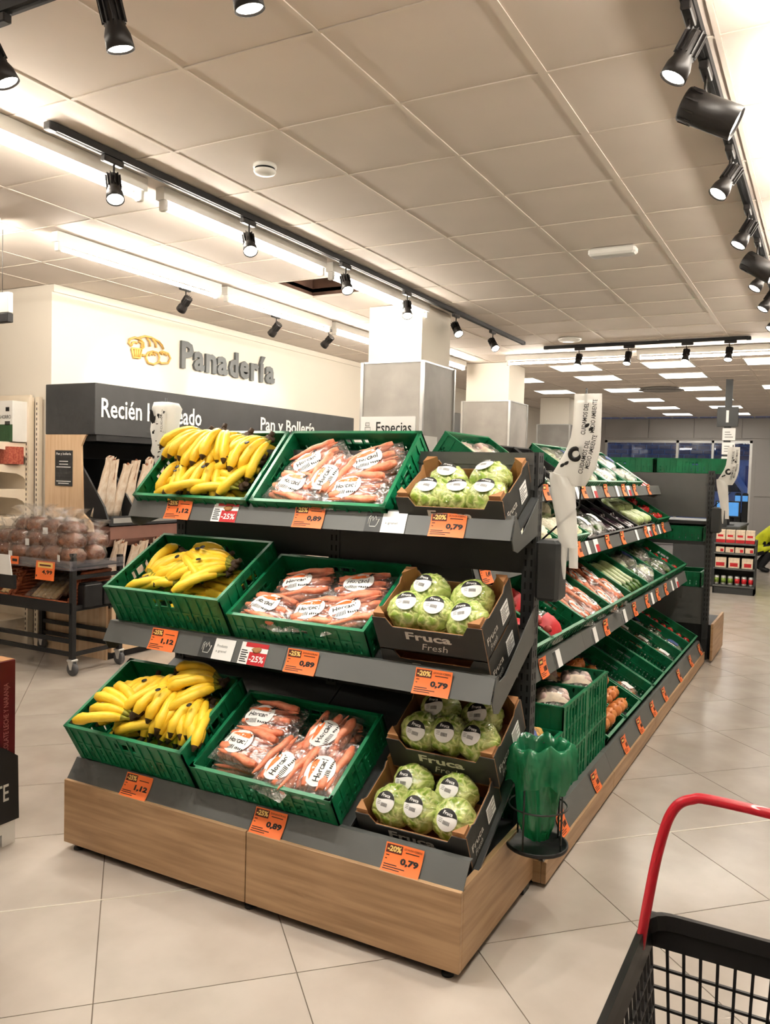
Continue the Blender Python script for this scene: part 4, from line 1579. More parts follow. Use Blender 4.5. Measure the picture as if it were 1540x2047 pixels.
def long_veg(m, L, r0, r1, m2=None):
    mb = MB()
    mb.tube([(-L/2+L*i/8, .004*math.sin(i), r0) for i in range(9)], [r0*.5, r0, r0, r0*.95, r0*.9, r1, r1, r1*.9, r1*.4], 9)
    P = [('stalk', mb.mesh('stalk', K[m]), I4)]
    if m2:
        mb = MB()
        for k in range(5):
            mb.tube([(L*.3, 0, r0), (L*.45, (k-2)*.012, r0+.008), (L*.62, (k-2)*.022, r0)], [r1, r1*.8, .003], 6, flat=.4)
        P.append(('leaves', mb.mesh('leaves', K[m2]), I4))
    return P
LEEK = long_veg('leafp', .3, .022, .017, 'leaf')
AUB = long_veg('auber', .2, .035, .022)
ENDV = long_veg('leafp', .16, .03, .02)
def black_tray(w, d, h):
    mb = MB()
    for a in ((0, w, 0, d, 0, .006), (0, w, 0, .006, 0, h), (0, w, d-.006, d, 0, h), (0, .006, 0, d, 0, h), (w-.006, w, 0, d, 0, h)):
        mb.box(*a)
    r = MB()
    r.box(-.008, w+.008, -.008, .006, h-.004, h+.002)
    r.box(-.008, w+.008, d-.006, d+.008, h-.004, h+.002)
    r.box(-.008, .006, 0, d, h-.004, h+.002)
    r.box(w-.006, w+.008, 0, d, h-.004, h+.002)
    return [('tray', mb.mesh('tray', K['black']), I4), ('rim', r.mesh('rim', K['black']), I4)]
BT = black_tray(.27, .38, .085)

def fill(M, w, d, protos, name, label, cat, group, nx, ny, z=.012, lay=1, dz=.05, jit=.012, rot=None, x0=0, yb=0, seed=0, skip=()):
    q = random.Random(seed)
    for L in range(lay):
        for j in range(ny):
            for i in range(nx):
                if (i, j, L) in skip or (i, j) in skip:
                    continue
                x = x0+.02+(w-.04-x0)*(i+.5)/nx+q.uniform(-jit, jit)
                y = yb+.02+(d-.04-yb)*(j+.5)/ny+q.uniform(-jit, jit)
                a = q.uniform(0, 360) if rot is None else rot+q.uniform(-9, 9)
                spawn(protos[(i+j+L) % len(protos)], name, label, cat, M @ T(x, y, z+L*dz) @ RZ(R(a)), group)
gA = 'green plastic crates of the aisle display'
# tier 3 (hip height)
t3 = [3.54, 4.10, 4.66, 5.22, 5.78, 6.34, 6.84]
nm3 = ['red potato bags', 'carrot bags by the bag dispenser', 'carrot bags beside the leeks', 'leeks', 'salad bags', 'dark leaf bags', 'tomatoes']
F = LT[3][2]
for y, nme in zip([2.98]+t3, ['red potato bags behind the post']+nm3):
    crate(CR_M, lngM(y, F), 'green crate of %s on the third aisle tier' % nme, gA)
fill(lngM(2.98, F), .555, .4, [POTR], 'potato_bag', 'clear red-printed bag of red potatoes behind the end display post', 'potatoes', 'red potato bags behind the post', 2, 2, lay=2, rot=0)
fill(lngM(3.54, F), .555, .4, [POTR], 'potato_bag', 'clear red-printed bag of red potatoes in the third-tier aisle crate', 'potatoes', 'red potato bags in the aisle crate', 3, 2, lay=2, z=.02, rot=90, skip=((1, 0), (2, 0), (1, 1), (2, 1)))
fill(lngM(4.10, F), .555, .4, CB, 'carrot_bag', 'clear carrot bag in the aisle crate by the bag dispenser', 'carrots', 'carrot bags in the first aisle crate', 2, 2, lay=2, dz=.045, rot=80)
fill(lngM(4.66, F), .555, .4, CB, 'carrot_bag', 'clear carrot bag in the aisle crate beside the leeks', 'carrots', 'carrot bags in the second aisle crate', 2, 2, lay=2, dz=.045, rot=70, seed=4)
fill(lngM(5.22, F), .555, .4, [LEEK], 'leek', 'pale leek in the third-tier aisle crate', 'leek', 'leeks in the aisle crate', 5, 1, lay=2, dz=.045, rot=-85, jit=.006)
fill(lngM(5.78, F), .555, .4, SAL, 'salad_bag', 'clear salad bag on the third tier of the aisle display', 'salad', 'salad bags on the third tier', 2, 2, lay=2, seed=2)
fill(lngM(6.34, F), .555, .4, [SAL[1]], 'salad_bag', 'clear bag of dark leaves between the salads and the tomatoes', 'salad', 'dark leaf bags on the third tier', 2, 2, lay=2, seed=3)
fill(lngM(6.84, F), .555, .4, TOM, 'tomato', 'red tomato in the third-tier aisle crate', 'tomato', 'tomatoes on the third tier', 6, 4, jit=.006, seed=5, lay=1, skip=((0, 3), (1, 3), (0, 0)))
# tier 2
F = LT[2][2]
for y, nme in ((2.98, 'cauliflowers behind the post'), (3.56, 'cauliflowers under the bag dispenser'), (4.14, 'cauliflowers beside the aubergine trays'), (6.82, 'red peppers')):
    crate(CR_M, lngM(y, F), 'green crate of %s on the second aisle tier' % nme, gA)
for y in (2.98, 3.56, 4.14):
    fill(lngM(y, F), .555, .4, CAU, 'cauliflower', 'white cauliflower with pale leaves on the second tier of the aisle display', 'cauliflower', 'cauliflowers on the second tier', 3, 2, z=.02, jit=.008)
for i, y in enumerate((4.74, 5.03, 5.32, 5.61, 5.90, 6.19, 6.48)):
    what = ['wrapped dark leaves', 'wrapped dark leaves', 'aubergines', 'aubergines', 'aubergines', 'endives', 'endives'][i]
    spawn(BT, 'black_tray', 'black plastic tray of %s on the second tier' % what, 'tray', lngM(y, F), 'black trays on the second tier')
    M = lngM(y, F)
    if i < 2:
        fill(M, .27, .38, [SAL[1], SAL[0]], 'salad_bag', 'film-wrapped dark leaves in a black tray on the second tier', 'salad', 'wrapped leaves in black trays', 1, 2, lay=2, rot=90, seed=i)
    elif i < 5:
        fill(M, .27, .38, [AUB], 'aubergine', 'dark aubergine in a black tray on the second tier', 'aubergine', 'aubergines in black trays', 3, 2, lay=1, rot=90, seed=i, jit=.004)
    else:
        fill(M, .27, .38, [ENDV], 'endive', 'pale endive in a black tray on the second tier', 'endive', 'endives in black trays', 3, 2, z=.02, lay=2, dz=.045, rot=90, seed=i, jit=.004)
fill(lngM(6.82, F), .555, .4, PEP, 'red_pepper', 'shiny red pepper in the second-tier aisle crate', 'pepper', 'red peppers on the second tier', 5, 3, jit=.006, seed=1)
# tier 1 (top)
F = LT[1][2]
for y, nme in ((3.6, 'garlic bags'), (4.9, 'salad bags by the hanging bag roll'), (5.48, 'salad bags'), (5.72+.36, 'mixed salad bags')):
    crate(CR_M, lngM(y, F, R(34)), 'green crate of %s on the top aisle tier' % nme, gA)
fill(lngM(3.6, F, R(34)), .555, .4, [GAR], 'garlic_bag', 'clear bag of pinkish garlic on the top tier of the aisle display', 'garlic', 'garlic bags on the top tier', 2, 2, rot=10, z=.03)
for y in (4.28, 4.58):
    spawn(BT, 'black_tray', 'black plastic tray of bagged leaves on the top tier', 'tray', lngM(y, F, R(34)), 'black trays on the top tier')
    fill(lngM(y, F, R(34)), .27, .38, [SAL[2]], 'salad_bag', 'clear bag of pale leaves in a black tray on the top tier', 'salad', 'pale leaf bags in black trays', 1, 2, rot=90)
for y in (4.9, 5.48, 6.08):
    fill(lngM(y, F, R(34)), .555, .4, SAL, 'salad_bag', 'clear salad bag in a top-tier crate of the aisle display', 'salad', 'salad bags on the top tier', 2, 2, lay=2, seed=int(y*10))
mb = MB()
mb.bbox(-.07, .07, -.05, .05, 0, .05, .006)
PK = [('box', mb.mesh('box', K['red']), I4)]
mb = MB()
mb.box(-.06, .06, -.045, .02, .05, .0508)
PK.append(('white_print', mb.mesh('white_print', K['paper']), I4))
fill(lngM(6.66, F, R(34)), .68, .38, [PK], 'punnet_pack', 'small red and white punnet pack at the far end of the top tier', 'pack', 'red punnet packs on the top tier', 4, 4, z=.004, rot=90, jit=.004)
# bottom tier
F = LT[0][2]
for y, nme in ((3.0, 'yellow potato bags'), (3.4, 'garlic bags beside the bin'), (3.785, 'garlic bags beside the onions')):
    for s in (0, 1):
        crate(CR_U if s == 0 or y > 3.1 else CR_N, T(-.95, y, .135+.221*s) @ RZ(PI/2), ('upper' if s else 'lower') + ' green crate of the upright stack of %s' % nme, gA)
    M = T(-.95, y, .135+.221) @ RZ(PI/2)
    if y < 3.1:
        fill(M, .385, .55, [POTB], 'potato_bag', 'clear blue-printed bag of yellow potatoes above the green bin', 'potatoes', 'yellow potato bags', 1, 3, z=.085, rot=10, jit=.004)
        fill(M, .385, .55, [POTB], 'potato_bag', 'clear blue-printed bag of yellow potatoes low in the crate by the green bin', 'potatoes', 'yellow potato bags low in the crate', 1, 3, z=.012, rot=10, jit=.004)
    else:
        fill(M, .385, .55, [GAR], 'garlic_bag', 'clear bag of garlic in the upright crate stack at %s' % nme.split(' ', 2)[2], 'garlic', 'garlic bags, stack ' + nme, 1, 3, z=.16, rot=20, jit=.01)
        fill(M, .385, .55, [GAR], 'garlic_bag', 'clear bag of garlic low in the upright crate stack at %s' % nme.split(' ', 2)[2], 'garlic', 'garlic bags low, stack ' + nme, 1, 3, z=.08, rot=20, jit=.01)
b0 = [4.19, 4.6, 5.01, 5.41, 5.81, 6.2, 6.59, 6.98]
nm0 = ['onions beside the upright stack', 'onions further along', 'one last onion pack', 'nothing, empty', 'nothing, empty next to the mushrooms', 'orange and white packs', 'dark wrapped packs', 'loose red tomatoes']
for y, nme in zip(b0, nm0):
    crate(CR_N, lngM(y, F, R(28)), 'green crate with %s on the lowest aisle tier' % nme, gA)
fill(lngM(b0[0], F, R(28)), .385, .55, ONI, 'onion', 'brown onion in the crate beside the upright stack', 'onion', 'onions in the first crate', 4, 6, z=.055, lay=2, dz=.055, jit=.006, seed=1)
fill(lngM(b0[1], F, R(28)), .385, .55, ONI, 'onion', 'brown onion in the crate further along the lowest tier', 'onion', 'onions in the second crate', 4, 6, z=.085, lay=1, jit=.006, seed=2, skip=((2, 0), (3, 1), (3, 0)))
M = lngM(b0[2], F, R(28))
spawn(bag_proto(21, 'onion', .16, .12, .06, 'paper', k=4), 'onion_pack', 'single onion pack with white barcode label in the nearly empty crate', 'onions', M @ T(.25, .12, .012) @ RZ(R(70)))
M = lngM(b0[5], F, R(28))
ORB = bag_proto(22, 'potato', .18, .13, .06, 'paper', k=5)
fill(M, .385, .55, [ORB], 'citrus_pack', 'orange and white wrapped pack on the lowest tier', 'pack', 'orange packs on the lowest tier', 2, 3, rot=90)
M = lngM(b0[6], F, R(28))
fill(M, .385, .55, [SAL[1], SAL[3]], 'salad_bag', 'dark wrapped pack in the lowest-tier crate next to the tomatoes', 'salad', 'dark packs on the lowest tier', 2, 3, rot=90)
M = lngM(b0[7], F, R(28))
fill(M, .385, .55, TOM, 'tomato', 'loose red tomato in the last lowest-tier crate', 'tomato', 'tomatoes on the lowest tier', 5, 7, jit=.005, seed=6, lay=1)
# a crate on the far side, glimpsed through the end display
crate(CR_M, T(mir(LT[3][2][0]), 3.55, LT[3][2][1]) @ RZ(-PI/2) @ RX(TILT), 'green crate on the hidden aisle side, glimpsed through the end display', gA)
spawn(SAL[2], 'salad_bag', 'clear bag of pale leaves in the crate glimpsed below the middle tier', 'salad', T(mir(LT[3][2][0]), 3.55, LT[3][2][1]) @ RZ(-PI/2) @ RX(TILT) @ T(.2, .15, .012))
# crates on the far end display
for z, x, lb in ((1.614, -2.0, 'green crate standing on top of the far end display beside the wall of crates'), (1.614, -1.38, 'green crate standing on top of the far end display, topmost at the aisle corner')):
    crate(CR_L, T(x, 7.64, z), lb, gA)
for z, lb in ((1.021, 'upper green crate inside the far end display'), (.621, 'lower green crate inside the far end display')):
    crate(CR_L, T(-1.56, 7.62, z), lb, gA)
# ------------------------------------------------------------------ bag dispensers
def sleeve(mb, rows, n=18, seed=0, mi=0, wr=.004):
    """flattened hanging plastic sleeve: rows of (x, y, z, half width, half depth)"""
    vs, fs = [], []
    for (x, y, z, w, d) in rows:
        for k in range(n):
            a = 2*PI*k/n
            q = 1+.0*k
            dd = d*(1+.35*math.sin(3*a+seed+z*30))
            vs.append((x+w*math.cos(a)*q, y+dd*math.sin(a)+wr*mnoise.noise(Vector((k*.9, z*22, seed))), z))
    for i in range(len(rows)-1):
        for k in range(n):
            k2 = (k+1) % n
            fs.append((i*n+k, i*n+k2, (i+1)*n+k2, (i+1)*n+k))
    mb.add(vs, fs, mi, True)
def dispenser(ox, oy, label, full=True):
    """ox, oy: post the dispenser hangs on"""
    t = thing('bag_dispenser', label, 'bag dispenser', T(ox, oy, 0))
    mb = MB()
    mb.bbox(.028, .115, -.075, .035, 1.105, 1.325, .012)
    part('holder_box', mb, K['dark'], t)
    mb = MB()
    mb.tube([(.0, -.01, 1.5), (.04, -.04, 1.53), (.045, -.05, 1.58)], .004, 6)
    mb.tube([(.045, -.05, 1.325), (.175, -.05, 1.45), (.185, -.05, 1.86)], .0035, 6)
    part('wire_hook', mb, K['black'], t)
    up = [(1149, 1204, 787), (1148, 1204, 815), (1146, 1203, 845), (1141, 1202, 875), (1132, 1200, 900), (1118, 1194, 925), (1106, 1186, 945), (1112, 1178, 960), (1138, 1170, 972)]
    def row(l, r, y, d):
        a, b = onY(l, y, 2.86), onY(r, y, 2.86)
        return ((a.x+b.x)/2+.945, -.05, (a.z+b.z)/2, (b.x-a.x)/2, d)
    R1 = [row(l, r, y, .006+.012*math.sin(PI*i/8)) for i, (l, r, y) in enumerate(up)]
    mb = MB()
    sleeve(mb, R1, 20, 1)
    s1 = part('bag_sleeve', mb, K['bagw'], t)
    lo = [(1100, 1112, 944), (1099, 1148, 952), (1101, 1150, 975), (1105, 1152, 1005), (1112, 1154, 1040), (1116, 1155, 1075), (1122, 1156, 1095)]
    mb = MB()
    sleeve(mb, [row(l, r, y, .012) for l, r, y in lo], 18, 4)
    sleeve(mb, [row(l, r, y, .006) for l, r, y in ((1138, 1156, 1094), (1138, 1156, 1115), (1138, 1156, 1136))], 12, 5)
    sleeve(mb, [row(l, r, y, .006) for l, r, y in ((1121, 1136, 1093), (1122, 1133, 1120), (1124, 1131, 1145), (1127, 1130, 1158))], 10, 6)
    part('torn_bag', mb, K['bagw'], t)
    # print on the sleeve, reading upwards
    if True:
        mb = MB()
        W = lambda p, q: onY(p, q, 2.86)
        def up_text(s, px, py0, py1, pw, shear=0):
            a, b = W(px, py0), W(px+ (py0-py1)*.0, py1)
            M = frame((a.x+.945, -.075, a.z), (shear, 0, 1), (-1, 0, 0))
            mb.text(s, (b.z-a.z), W(px, py0).x-W(px-pw, py0).x, 0, M, 0, 0, 0, off=.012)
        up_text('CUIDAMOS DEL', 1168, 948, 880, 9, .2)
        up_text('MEDIO AMBIENTE', 1181, 938, 870, 9, .22)
        up_text('CUIDAMOS DEL', 1174, 870, 807, 9, .08)
        up_text('MEDIO AMBIENTE', 1192, 866, 800, 9, .06)
        c = W(1154, 908)
        for rr, z_ in ((.026, 0),):
            mb.tube([(c.x+.945+.019*math.cos(2*PI*k/20), -.071, c.z+.019*math.sin(2*PI*k/20)) for k in range(20)], .008, 6, closed=True, flat=.3)
        c = W(1166, 893)
        mb.add([(c.x+.945-.022, -.071, c.z-.004), (c.x+.945+.004, -.071, c.z-.024), (c.x+.945+.006, -.071, c.z+.006)], [(0, 1, 2)])
        for px, py in ((1177, 851), (1185, 858), (1128, 930), (1136, 926)):
            c = W(px, py)
            mb.lump(.010, .002, .006, 1, .1, 2, 8, 6, 0, T(c.x+.945, -.069, c.z) @ RY(R(-40)))
        part('print', mb, K['ink'], s1)
dispenser(-.945, 2.91, 'white produce bag roll hanging from the near end display post')
dispenser(-.925, 7.6, 'white produce bag roll hanging from the far end display post')
t = thing('bag_dispenser', 'upright patterned bag roll behind the banana crate at the left post', 'bag dispenser', T(-2.74, 2.9, 0))
mb = MB()
sleeve(mb, [(0, 0, 1.56, .05, .05), (0, 0, 1.62, .062, .06), (0, 0, 1.72, .065, .062), (.002, 0, 1.82, .066, .062), (.002, 0, 1.845, .055, .05), (.002, 0, 1.85, .02, .02)], 20, 2)
rl = part('bag_roll', mb, K['bagw'], t)
mb = MB()
mb.tube([(.09, .01, 1.5), (.0, 0, 1.52), (0, 0, 1.87)], .006, 8)
part('wire_hook', mb, K['black'], t)
mb = MB()
q = random.Random(3)
for k in range(40):
    x, z = q.uniform(-.045, .05), q.uniform(1.58, 1.8)
    y = -math.sqrt(max(0, .062**2-x*x))-.004
    mb.box(x-.002, x+.004+.006*(k % 3 == 0), y-.001, y, z, z+.004+.008*(k % 4 == 0))
mb.prism([(-.035, 1.81), (-.035, 1.765), (-.018, 1.745), (0, 1.765), (0, 1.81)], -.068, -.066, 'y')
M = frame((.035, -.058, 1.72), (0, 0, 1), (-1, 0, 0))
mb.text('CUIDAMOS', .09, .012, 0, M)
part('print', mb, K['ink'], rl)

# ------------------------------------------------------------------ wire bin with green bag
bn = thing('waste_bin', 'round wire bin lined with a green plastic bag at the display corner', 'bin', T(-.838, 2.72, .275))
mb = MB()
mb.lathe([(0, 0), (.105, 0), (.108, .006), (.108, .014), (.1, .014), (.098, .006), (0, .005)], 28)
part('base_tray', mb, K['black'], bn)
for z, r in ((.145, .1), (.33, .1)):
    mb = MB()
    mb.tube([(r*math.cos(2*PI*k/28), r*math.sin(2*PI*k/28), z) for k in range(28)], .0035, 6, closed=True)
    part('ring', mb, K['dark'], bn)
for a in (-100, -20, 60, 150):
    mb = MB()
    mb.tube([(.1*math.cos(R(a)), .1*math.sin(R(a)), .006), (.1*math.cos(R(a)), .1*math.sin(R(a)), .33)], .0035, 6)
    part('rod', mb, K['dark'], bn)
mb = MB()
mb.tube([(-.1, .0, .15), (-.125, .06, .15), (-.125, .2, .15)], .004, 6)
part('bracket', mb, K['dark'], bn)
mb = MB()
rows = [(.012, .02), (.04, .03), (.058, .08), (.07, .15), (.08, .22), (.088, .28), (.1, .345), (.11, .366), (.122, .36), (.13, .33), (.132, .29), (.126, .235)]
vs, fs = [], []
n = 72
for i, (r, z) in enumerate(rows):
    for k in range(n):
        a = 2*PI*k/n
        w = .08*math.sin(a*7+i*.5)+.06*math.sin(a*12+i)+.05*math.sin(a*19+2*i)+.16*mnoise.noise(Vector((math.cos(a)*3, math.sin(a)*3, i*.7)))+.08*mnoise.noise(Vector((math.cos(a)*9, math.sin(a)*9, i*1.1)))
        rr = .92*r*(1+w*(1.3 if i < 6 else .55)-.12*abs(mnoise.noise(Vector((math.cos(a)*5+3, math.sin(a)*5, z*9))))*(1 if i < 6 else .6))
        zz = z + (.022*mnoise.noise(Vector((math.cos(a)*2, math.sin(a)*2, 4)))*2 if i > 5 else 0) - (.05*mnoise.noise(Vector((math.cos(a)*1.6+7, math.sin(a)*1.6, 4))) if i > 9 else 0)
        vs.append((rr*math.cos(a), rr*math.sin(a), zz))
for i in range(len(rows)-1):
    for k in range(n):
        fs.append((i*n+k, i*n+(k+1) % n, (i+1)*n+(k+1) % n, (i+1)*n+k))
mb.add(vs, fs, 0, True)
part('liner_bag', mb, K['bin_bag'], bn)

# ------------------------------------------------------------------ bakery: wall letters, black sign, cabinet
sg = thing('wall_sign', 'raised grey Panadería lettering with golden bread outline on the cream wall', 'sign', T(WX, 6.2, 2.5))
def wpt(px, py):
    p = onX(px, py, WX+.02)
    return Vector((.02, p.y-6.2, p.z-2.5))
letters = [('P', 362, 386), ('a', 387, 408), ('n', 411, 432), ('a', 434, 455), ('d', 458, 476), ('e', 479, 498), ('r', 501, 517), ('í', 519, 530), ('a', 531, 549)]
yl = [onX(a, 720, WX+.02).y for _, a, b in letters]
yr = [onX(b, 720, WX+.02).y for _, a, b in letters]
for (ch, _, _), a, b in zip(letters, yl, yr):
    h = {'P': .27, 'd': .27, 'í': .29}.get(ch, .195)
    mb = MB()
    mb.text(ch, (b-a), h, 0, frame((.03, a-6.2, .03), (0, 1, 0), (0, 0, 1)), off=.034, depth=.028)
    part('letter', mb, K['letterg'], sg)
def curve(pts):
    mb = MB()
    P = [Vector(wpt(230+x*.2208, 650+y*.2208)) for x, y in pts]
    mb.tube(P, .0105, 6)
    return mb
for pts in ([(150, 190), (125, 160), (135, 125), (180, 112), (225, 125), (258, 160), (262, 200), (240, 215)], [(152, 210), (170, 292), (228, 298), (244, 218), (152, 210)], [(180, 220), (186, 285)], [(200, 220), (202, 288)], [(222, 220), (216, 288)],
            [(150, 185), (158, 158), (182, 152), (200, 165)], [(215, 145), (245, 165), (240, 205)],
            [(215, 118), (270, 100), (330, 112), (400, 150), (440, 215)], [(290, 118), (315, 150), (318, 195)], [(335, 122), (368, 160), (372, 205)], [(395, 150), (425, 180), (438, 220)],
            [(245, 270), (275, 275)], [(340, 238), (300, 250), (278, 290), (300, 340), (350, 355), (395, 335), (402, 290), (385, 250), (340, 238)], [(405, 250), (430, 238), (480, 255), (502, 300), (480, 345), (420, 345), (405, 335)],
            [(310, 275), (330, 250), (340, 272)], [(345, 250), (365, 275)], [(420, 265), (438, 245), (450, 268)], [(455, 250), (472, 275)]):
    part('outline_stroke', curve(pts), K['gold'], sg)
sb = thing('bakery_fascia', 'long black fascia box reading Recién Horneado and Pan y Bollería', 'sign', T(-5.15, 4.66, 1.79))
mb = MB()
mb.bbox(-.575, 0, 0, 4.02, 0, .41, .004)
part('box', mb, K['anth'], sb)
for s, px0, px1, z0, h in (('Recién Horneado', 203, 403, .14, .155), ('Pan y Bollería', 522, 630, .115, .175)):
    a, b = onX(px0, 830, -5.145).y-4.66, onX(px1, 845, -5.145).y-4.66
    mb = MB()
    mb.text(s, b-a, h, 0, frame((.001, a, z0), (0, 1, 0), (0, 0, 1)), off=.012, depth=.003, z=.004)
    part('lettering', mb, K['paper'], sb)
cb = thing('bread_cabinet', 'oak-sided bread cabinet with slanted dark bins under the black fascia', 'cabinet', T(WX+.005, 4.66, 0))
mb = MB()
mb.prism([(0, 0), (.72, 0), (.72, .5), (.62, .62), (.55, 1.08), (.44, 1.16), (.42, 1.70), (.46, 1.77), (.48, 1.789), (0, 1.789)], 0, .02, 'y')
part('side_panel', mb, K['woodv'], cb)
mb = MB()
mb.box(0, .02, .02, 3.78, .0, 1.789)
part('back_panel', mb, K['black'], cb)
mb = MB()
mb.box(.02, .57, .02, 3.78, 1.74, 1.789)
part('top_panel', mb, K['black'], cb)
mb = MB()
mb.box(.02, .76, .02, 3.78, .06, .42)
part('base_unit', mb, K['woodv'], cb)
mb = MB()
mb.box(.02, .72, .02, 3.78, .0, .06)
part('kick_board', mb, K['black'], cb)
for z in (.46, 1.12):
    mb = MB()
    mb.prism([(.25, z), (.72, z-.03), (.72, z-.01), (.25, z+.02)], .02, 3.78, 'y')
    part('shelf', mb, K['dark'], cb)
    mb = MB()
    mb.box(.72, .745, .02, 3.78, z-.05, z+.025)
    part('shelf_strip', mb, K['anth'], cb)
    mb = MB()
    mb.box(.745, .75, .04, 3.78, z-.03, z+.01)
    part('price_rail', mb, K['alu'], cb)
    for k in range(7):
        y = .02+.3*k
        mb = MB()
        mb.prism([(.02, z), (.70, z), (.66, z+.1), (.36, z+.48), (.02, z+.48)], y, y+.018, 'y')
        part('divider', mb, K['black'], cb)
mb = MB()
mb.prism([(.3, .93), (.70, .9), (.735, .96), (.735, 1.06), (.3, 1.07)], .02, 3.78, 'y')
part('drop_panel', mb, mat('bronze_panel', (128, 92, 80), .4, var=.06), cb)
def baguette(seed, L):
    mb = MB()
    q = random.Random(seed)
    n, m = 10, 9
    vs, fs = [], []
    for i in range(m):
        s = i/(m-1)
        w = .058*(1-.28*s)*(1+.05*q.uniform(-1, 1))
        d = .03*(1-.3*s)
        for k in range(n):
            a = 2*PI*k/n
            e = .012*q.uniform(-1, 1) if i == m-1 else .003*q.uniform(-1, 1)
            vs.append((w*math.cos(a)+e, d*math.sin(a)+.003*q.uniform(-1, 1), L*s+e))
    for i in range(m-1):
        for k in range(n):
            fs.append((i*n+k, i*n+(k+1) % n, (i+1)*n+(k+1) % n, (i+1)*n+k))
    fs.append(tuple(range(n-1, -1, -1)))
    mb.add(vs, fs, 0, True)
    P = [('paper_bag', mb.mesh('paper_bag', K['paperw']), I4)]
    mb = MB()
    mb.tube([(0, 0, .02), (0, 0, L*.5), (0, 0, L-.015), (0, 0, L+.01)], [.022, .024, .02, .006], 9)
    P.append(('loaf', mb.mesh('loaf', K['crust']), I4))
    return P
BAG = [baguette(1, .5), baguette(2, .48), baguette(3, .45)]
for z, nm in ((1.13, 'upper'), (.47, 'lower')):
    for k in range(4):
        for j in range(3):
            q = random.Random(k*5+j)
            M = T(WX+.53+.02*(j % 2)+.1*(z < 1), 4.66+.07+.3*k+.092*j, z) @ RZ(PI/2) @ RX(R(14)) @ RY(R(q.uniform(-6, 6)))
            spawn(BAG[(j+k) % 3], 'bagged_baguette', 'baguette in a pale paper bag standing in the %s bin row' % nm, 'baguette', M, 'baguettes in the %s bins' % nm)
ps = thing('poster', 'small dark Pan y bollería notice on the oak cabinet side', 'poster', T(0, 4.658, 0))
a, b = onY(111, 900, 4.658), onY(145, 972, 4.658)
mb = MB()
mb.box(a.x, b.x, -.003, 0, b.z, a.z)
part('board', mb, K['anth'], ps)
mb = MB()
M = frame((a.x, -.0035, b.z), (1, 0, 0), (0, 0, 1))
w, h = b.x-a.x, a.z-b.z
mb.text('Pan y bollería', w*.84, h*.09, 0, M, w*.08, h*.85, off=.01)
for a_, b_, c_ in ((.25, .75, .68), (.25, .75, .6), (.08, .9, .52), (.08, .92, .12), (.2, .8, .06)):
    mb.box(w*a_, w*b_, h*c_, h*(c_+.022), 0, .001, 0, M)
part('lettering', mb, K['paper'], ps)

# ------------------------------------------------------------------ cream shelving at the far left
sh = thing('cream_shelving', 'cream slotted wall shelving with arched brackets beside the bakery cabinet', 'shelving unit', T(-5.93, 4.7, 0))
mb = MB()
mb.box(-1.6, 0, -.03, -.005, 0, 2.12)
part('back_panel', mb, K['cream'], sh)
for x in (0, .1):
    mb = MB()
    mb.box(x-.02, x+.025, -.06+.02*(x > 0), -.005, 0, 2.1)
    p = part('upright', mb, K['cream'], sh)
    mb = MB()
    z = .1
    while z < 2.06:
        mb.box(x-.006, x+.002, -.0612+.02*(x > 0), -.058+.02*(x > 0), z, z+.022)
        z += .042
    part('slots', mb, K['slot'], p, kind='stuff')
for z, d in ((1.72, .42), (1.535, .44), (1.33, .44), (1.1, .44), (.85, .44), (.6, .44), (.25, .46)):
    mb = MB()
    mb.bbox(-1.6, -.03, -d, -.03, z-.025, z, .004)
    s_ = part('shelf', mb, K['cream'], sh)
    mb = MB()
    mb.prism([(-.03, z-.005), (-d, z-.005), (-d, z-.05), (-.14, z-.075), (-.08, z-.1), (-.055, z-.13), (-.03, z-.13)], -.03, -.015, 'x')
    part('bracket', mb, K['cream'], s_)
def shelf_box(px0, px1, py0, py1, Y, name, label, cat, mats):
    a, b = onY(px0, py0, Y), onY(px1, py1, Y)
    t = thing(name, label, cat, T(b.x, Y, b.z))
    w, h = b.x-a.x, a.z-b.z
    mb = MB()
    mb.bbox(-w, 0, 0, .14, 0, h, .002)
    part('carton', mb, mats, t)
    return t, w, h
t, w, h = shelf_box(-14, 25, 790, 871, 4.5, 'carton_box', 'white and green carton reading AHORRO on the cream shelving', 'carton', K['white'])
t.location.z = 1.722
mb = MB()
mb.box(-w, .0005, -.0012, -.0002, 0, h*.42)
part('green_print', mb, mat('dark_green_print', (44, 82, 48), .5), t)
mb = MB()
M = frame((-w, -.0014, 0), (1, 0, 0), (0, 0, 1))
mb.text('AHORRO', w*.62, h*.09, 0, M, w*.3, h*.56)
for k in range(12):
    mb.box(w*.62+k*w*.022, w*.632+k*w*.022, h*.4, h*.5, 0, .001, 0, M)
mb.box(w*.66, w*.84, h*.74, h*.84, 0, .001, 0, M)
part('lettering', mb, K['ink'], t)
t, w, h = shelf_box(-16, 18, 905, 941, 4.45, 'biscuit_box', 'small red patterned box on the second cream shelf', 'box', mat('red_pattern', (150, 56, 46), .5, rgb2=(190, 108, 84), vscale=60))
t.location.z = 1.537

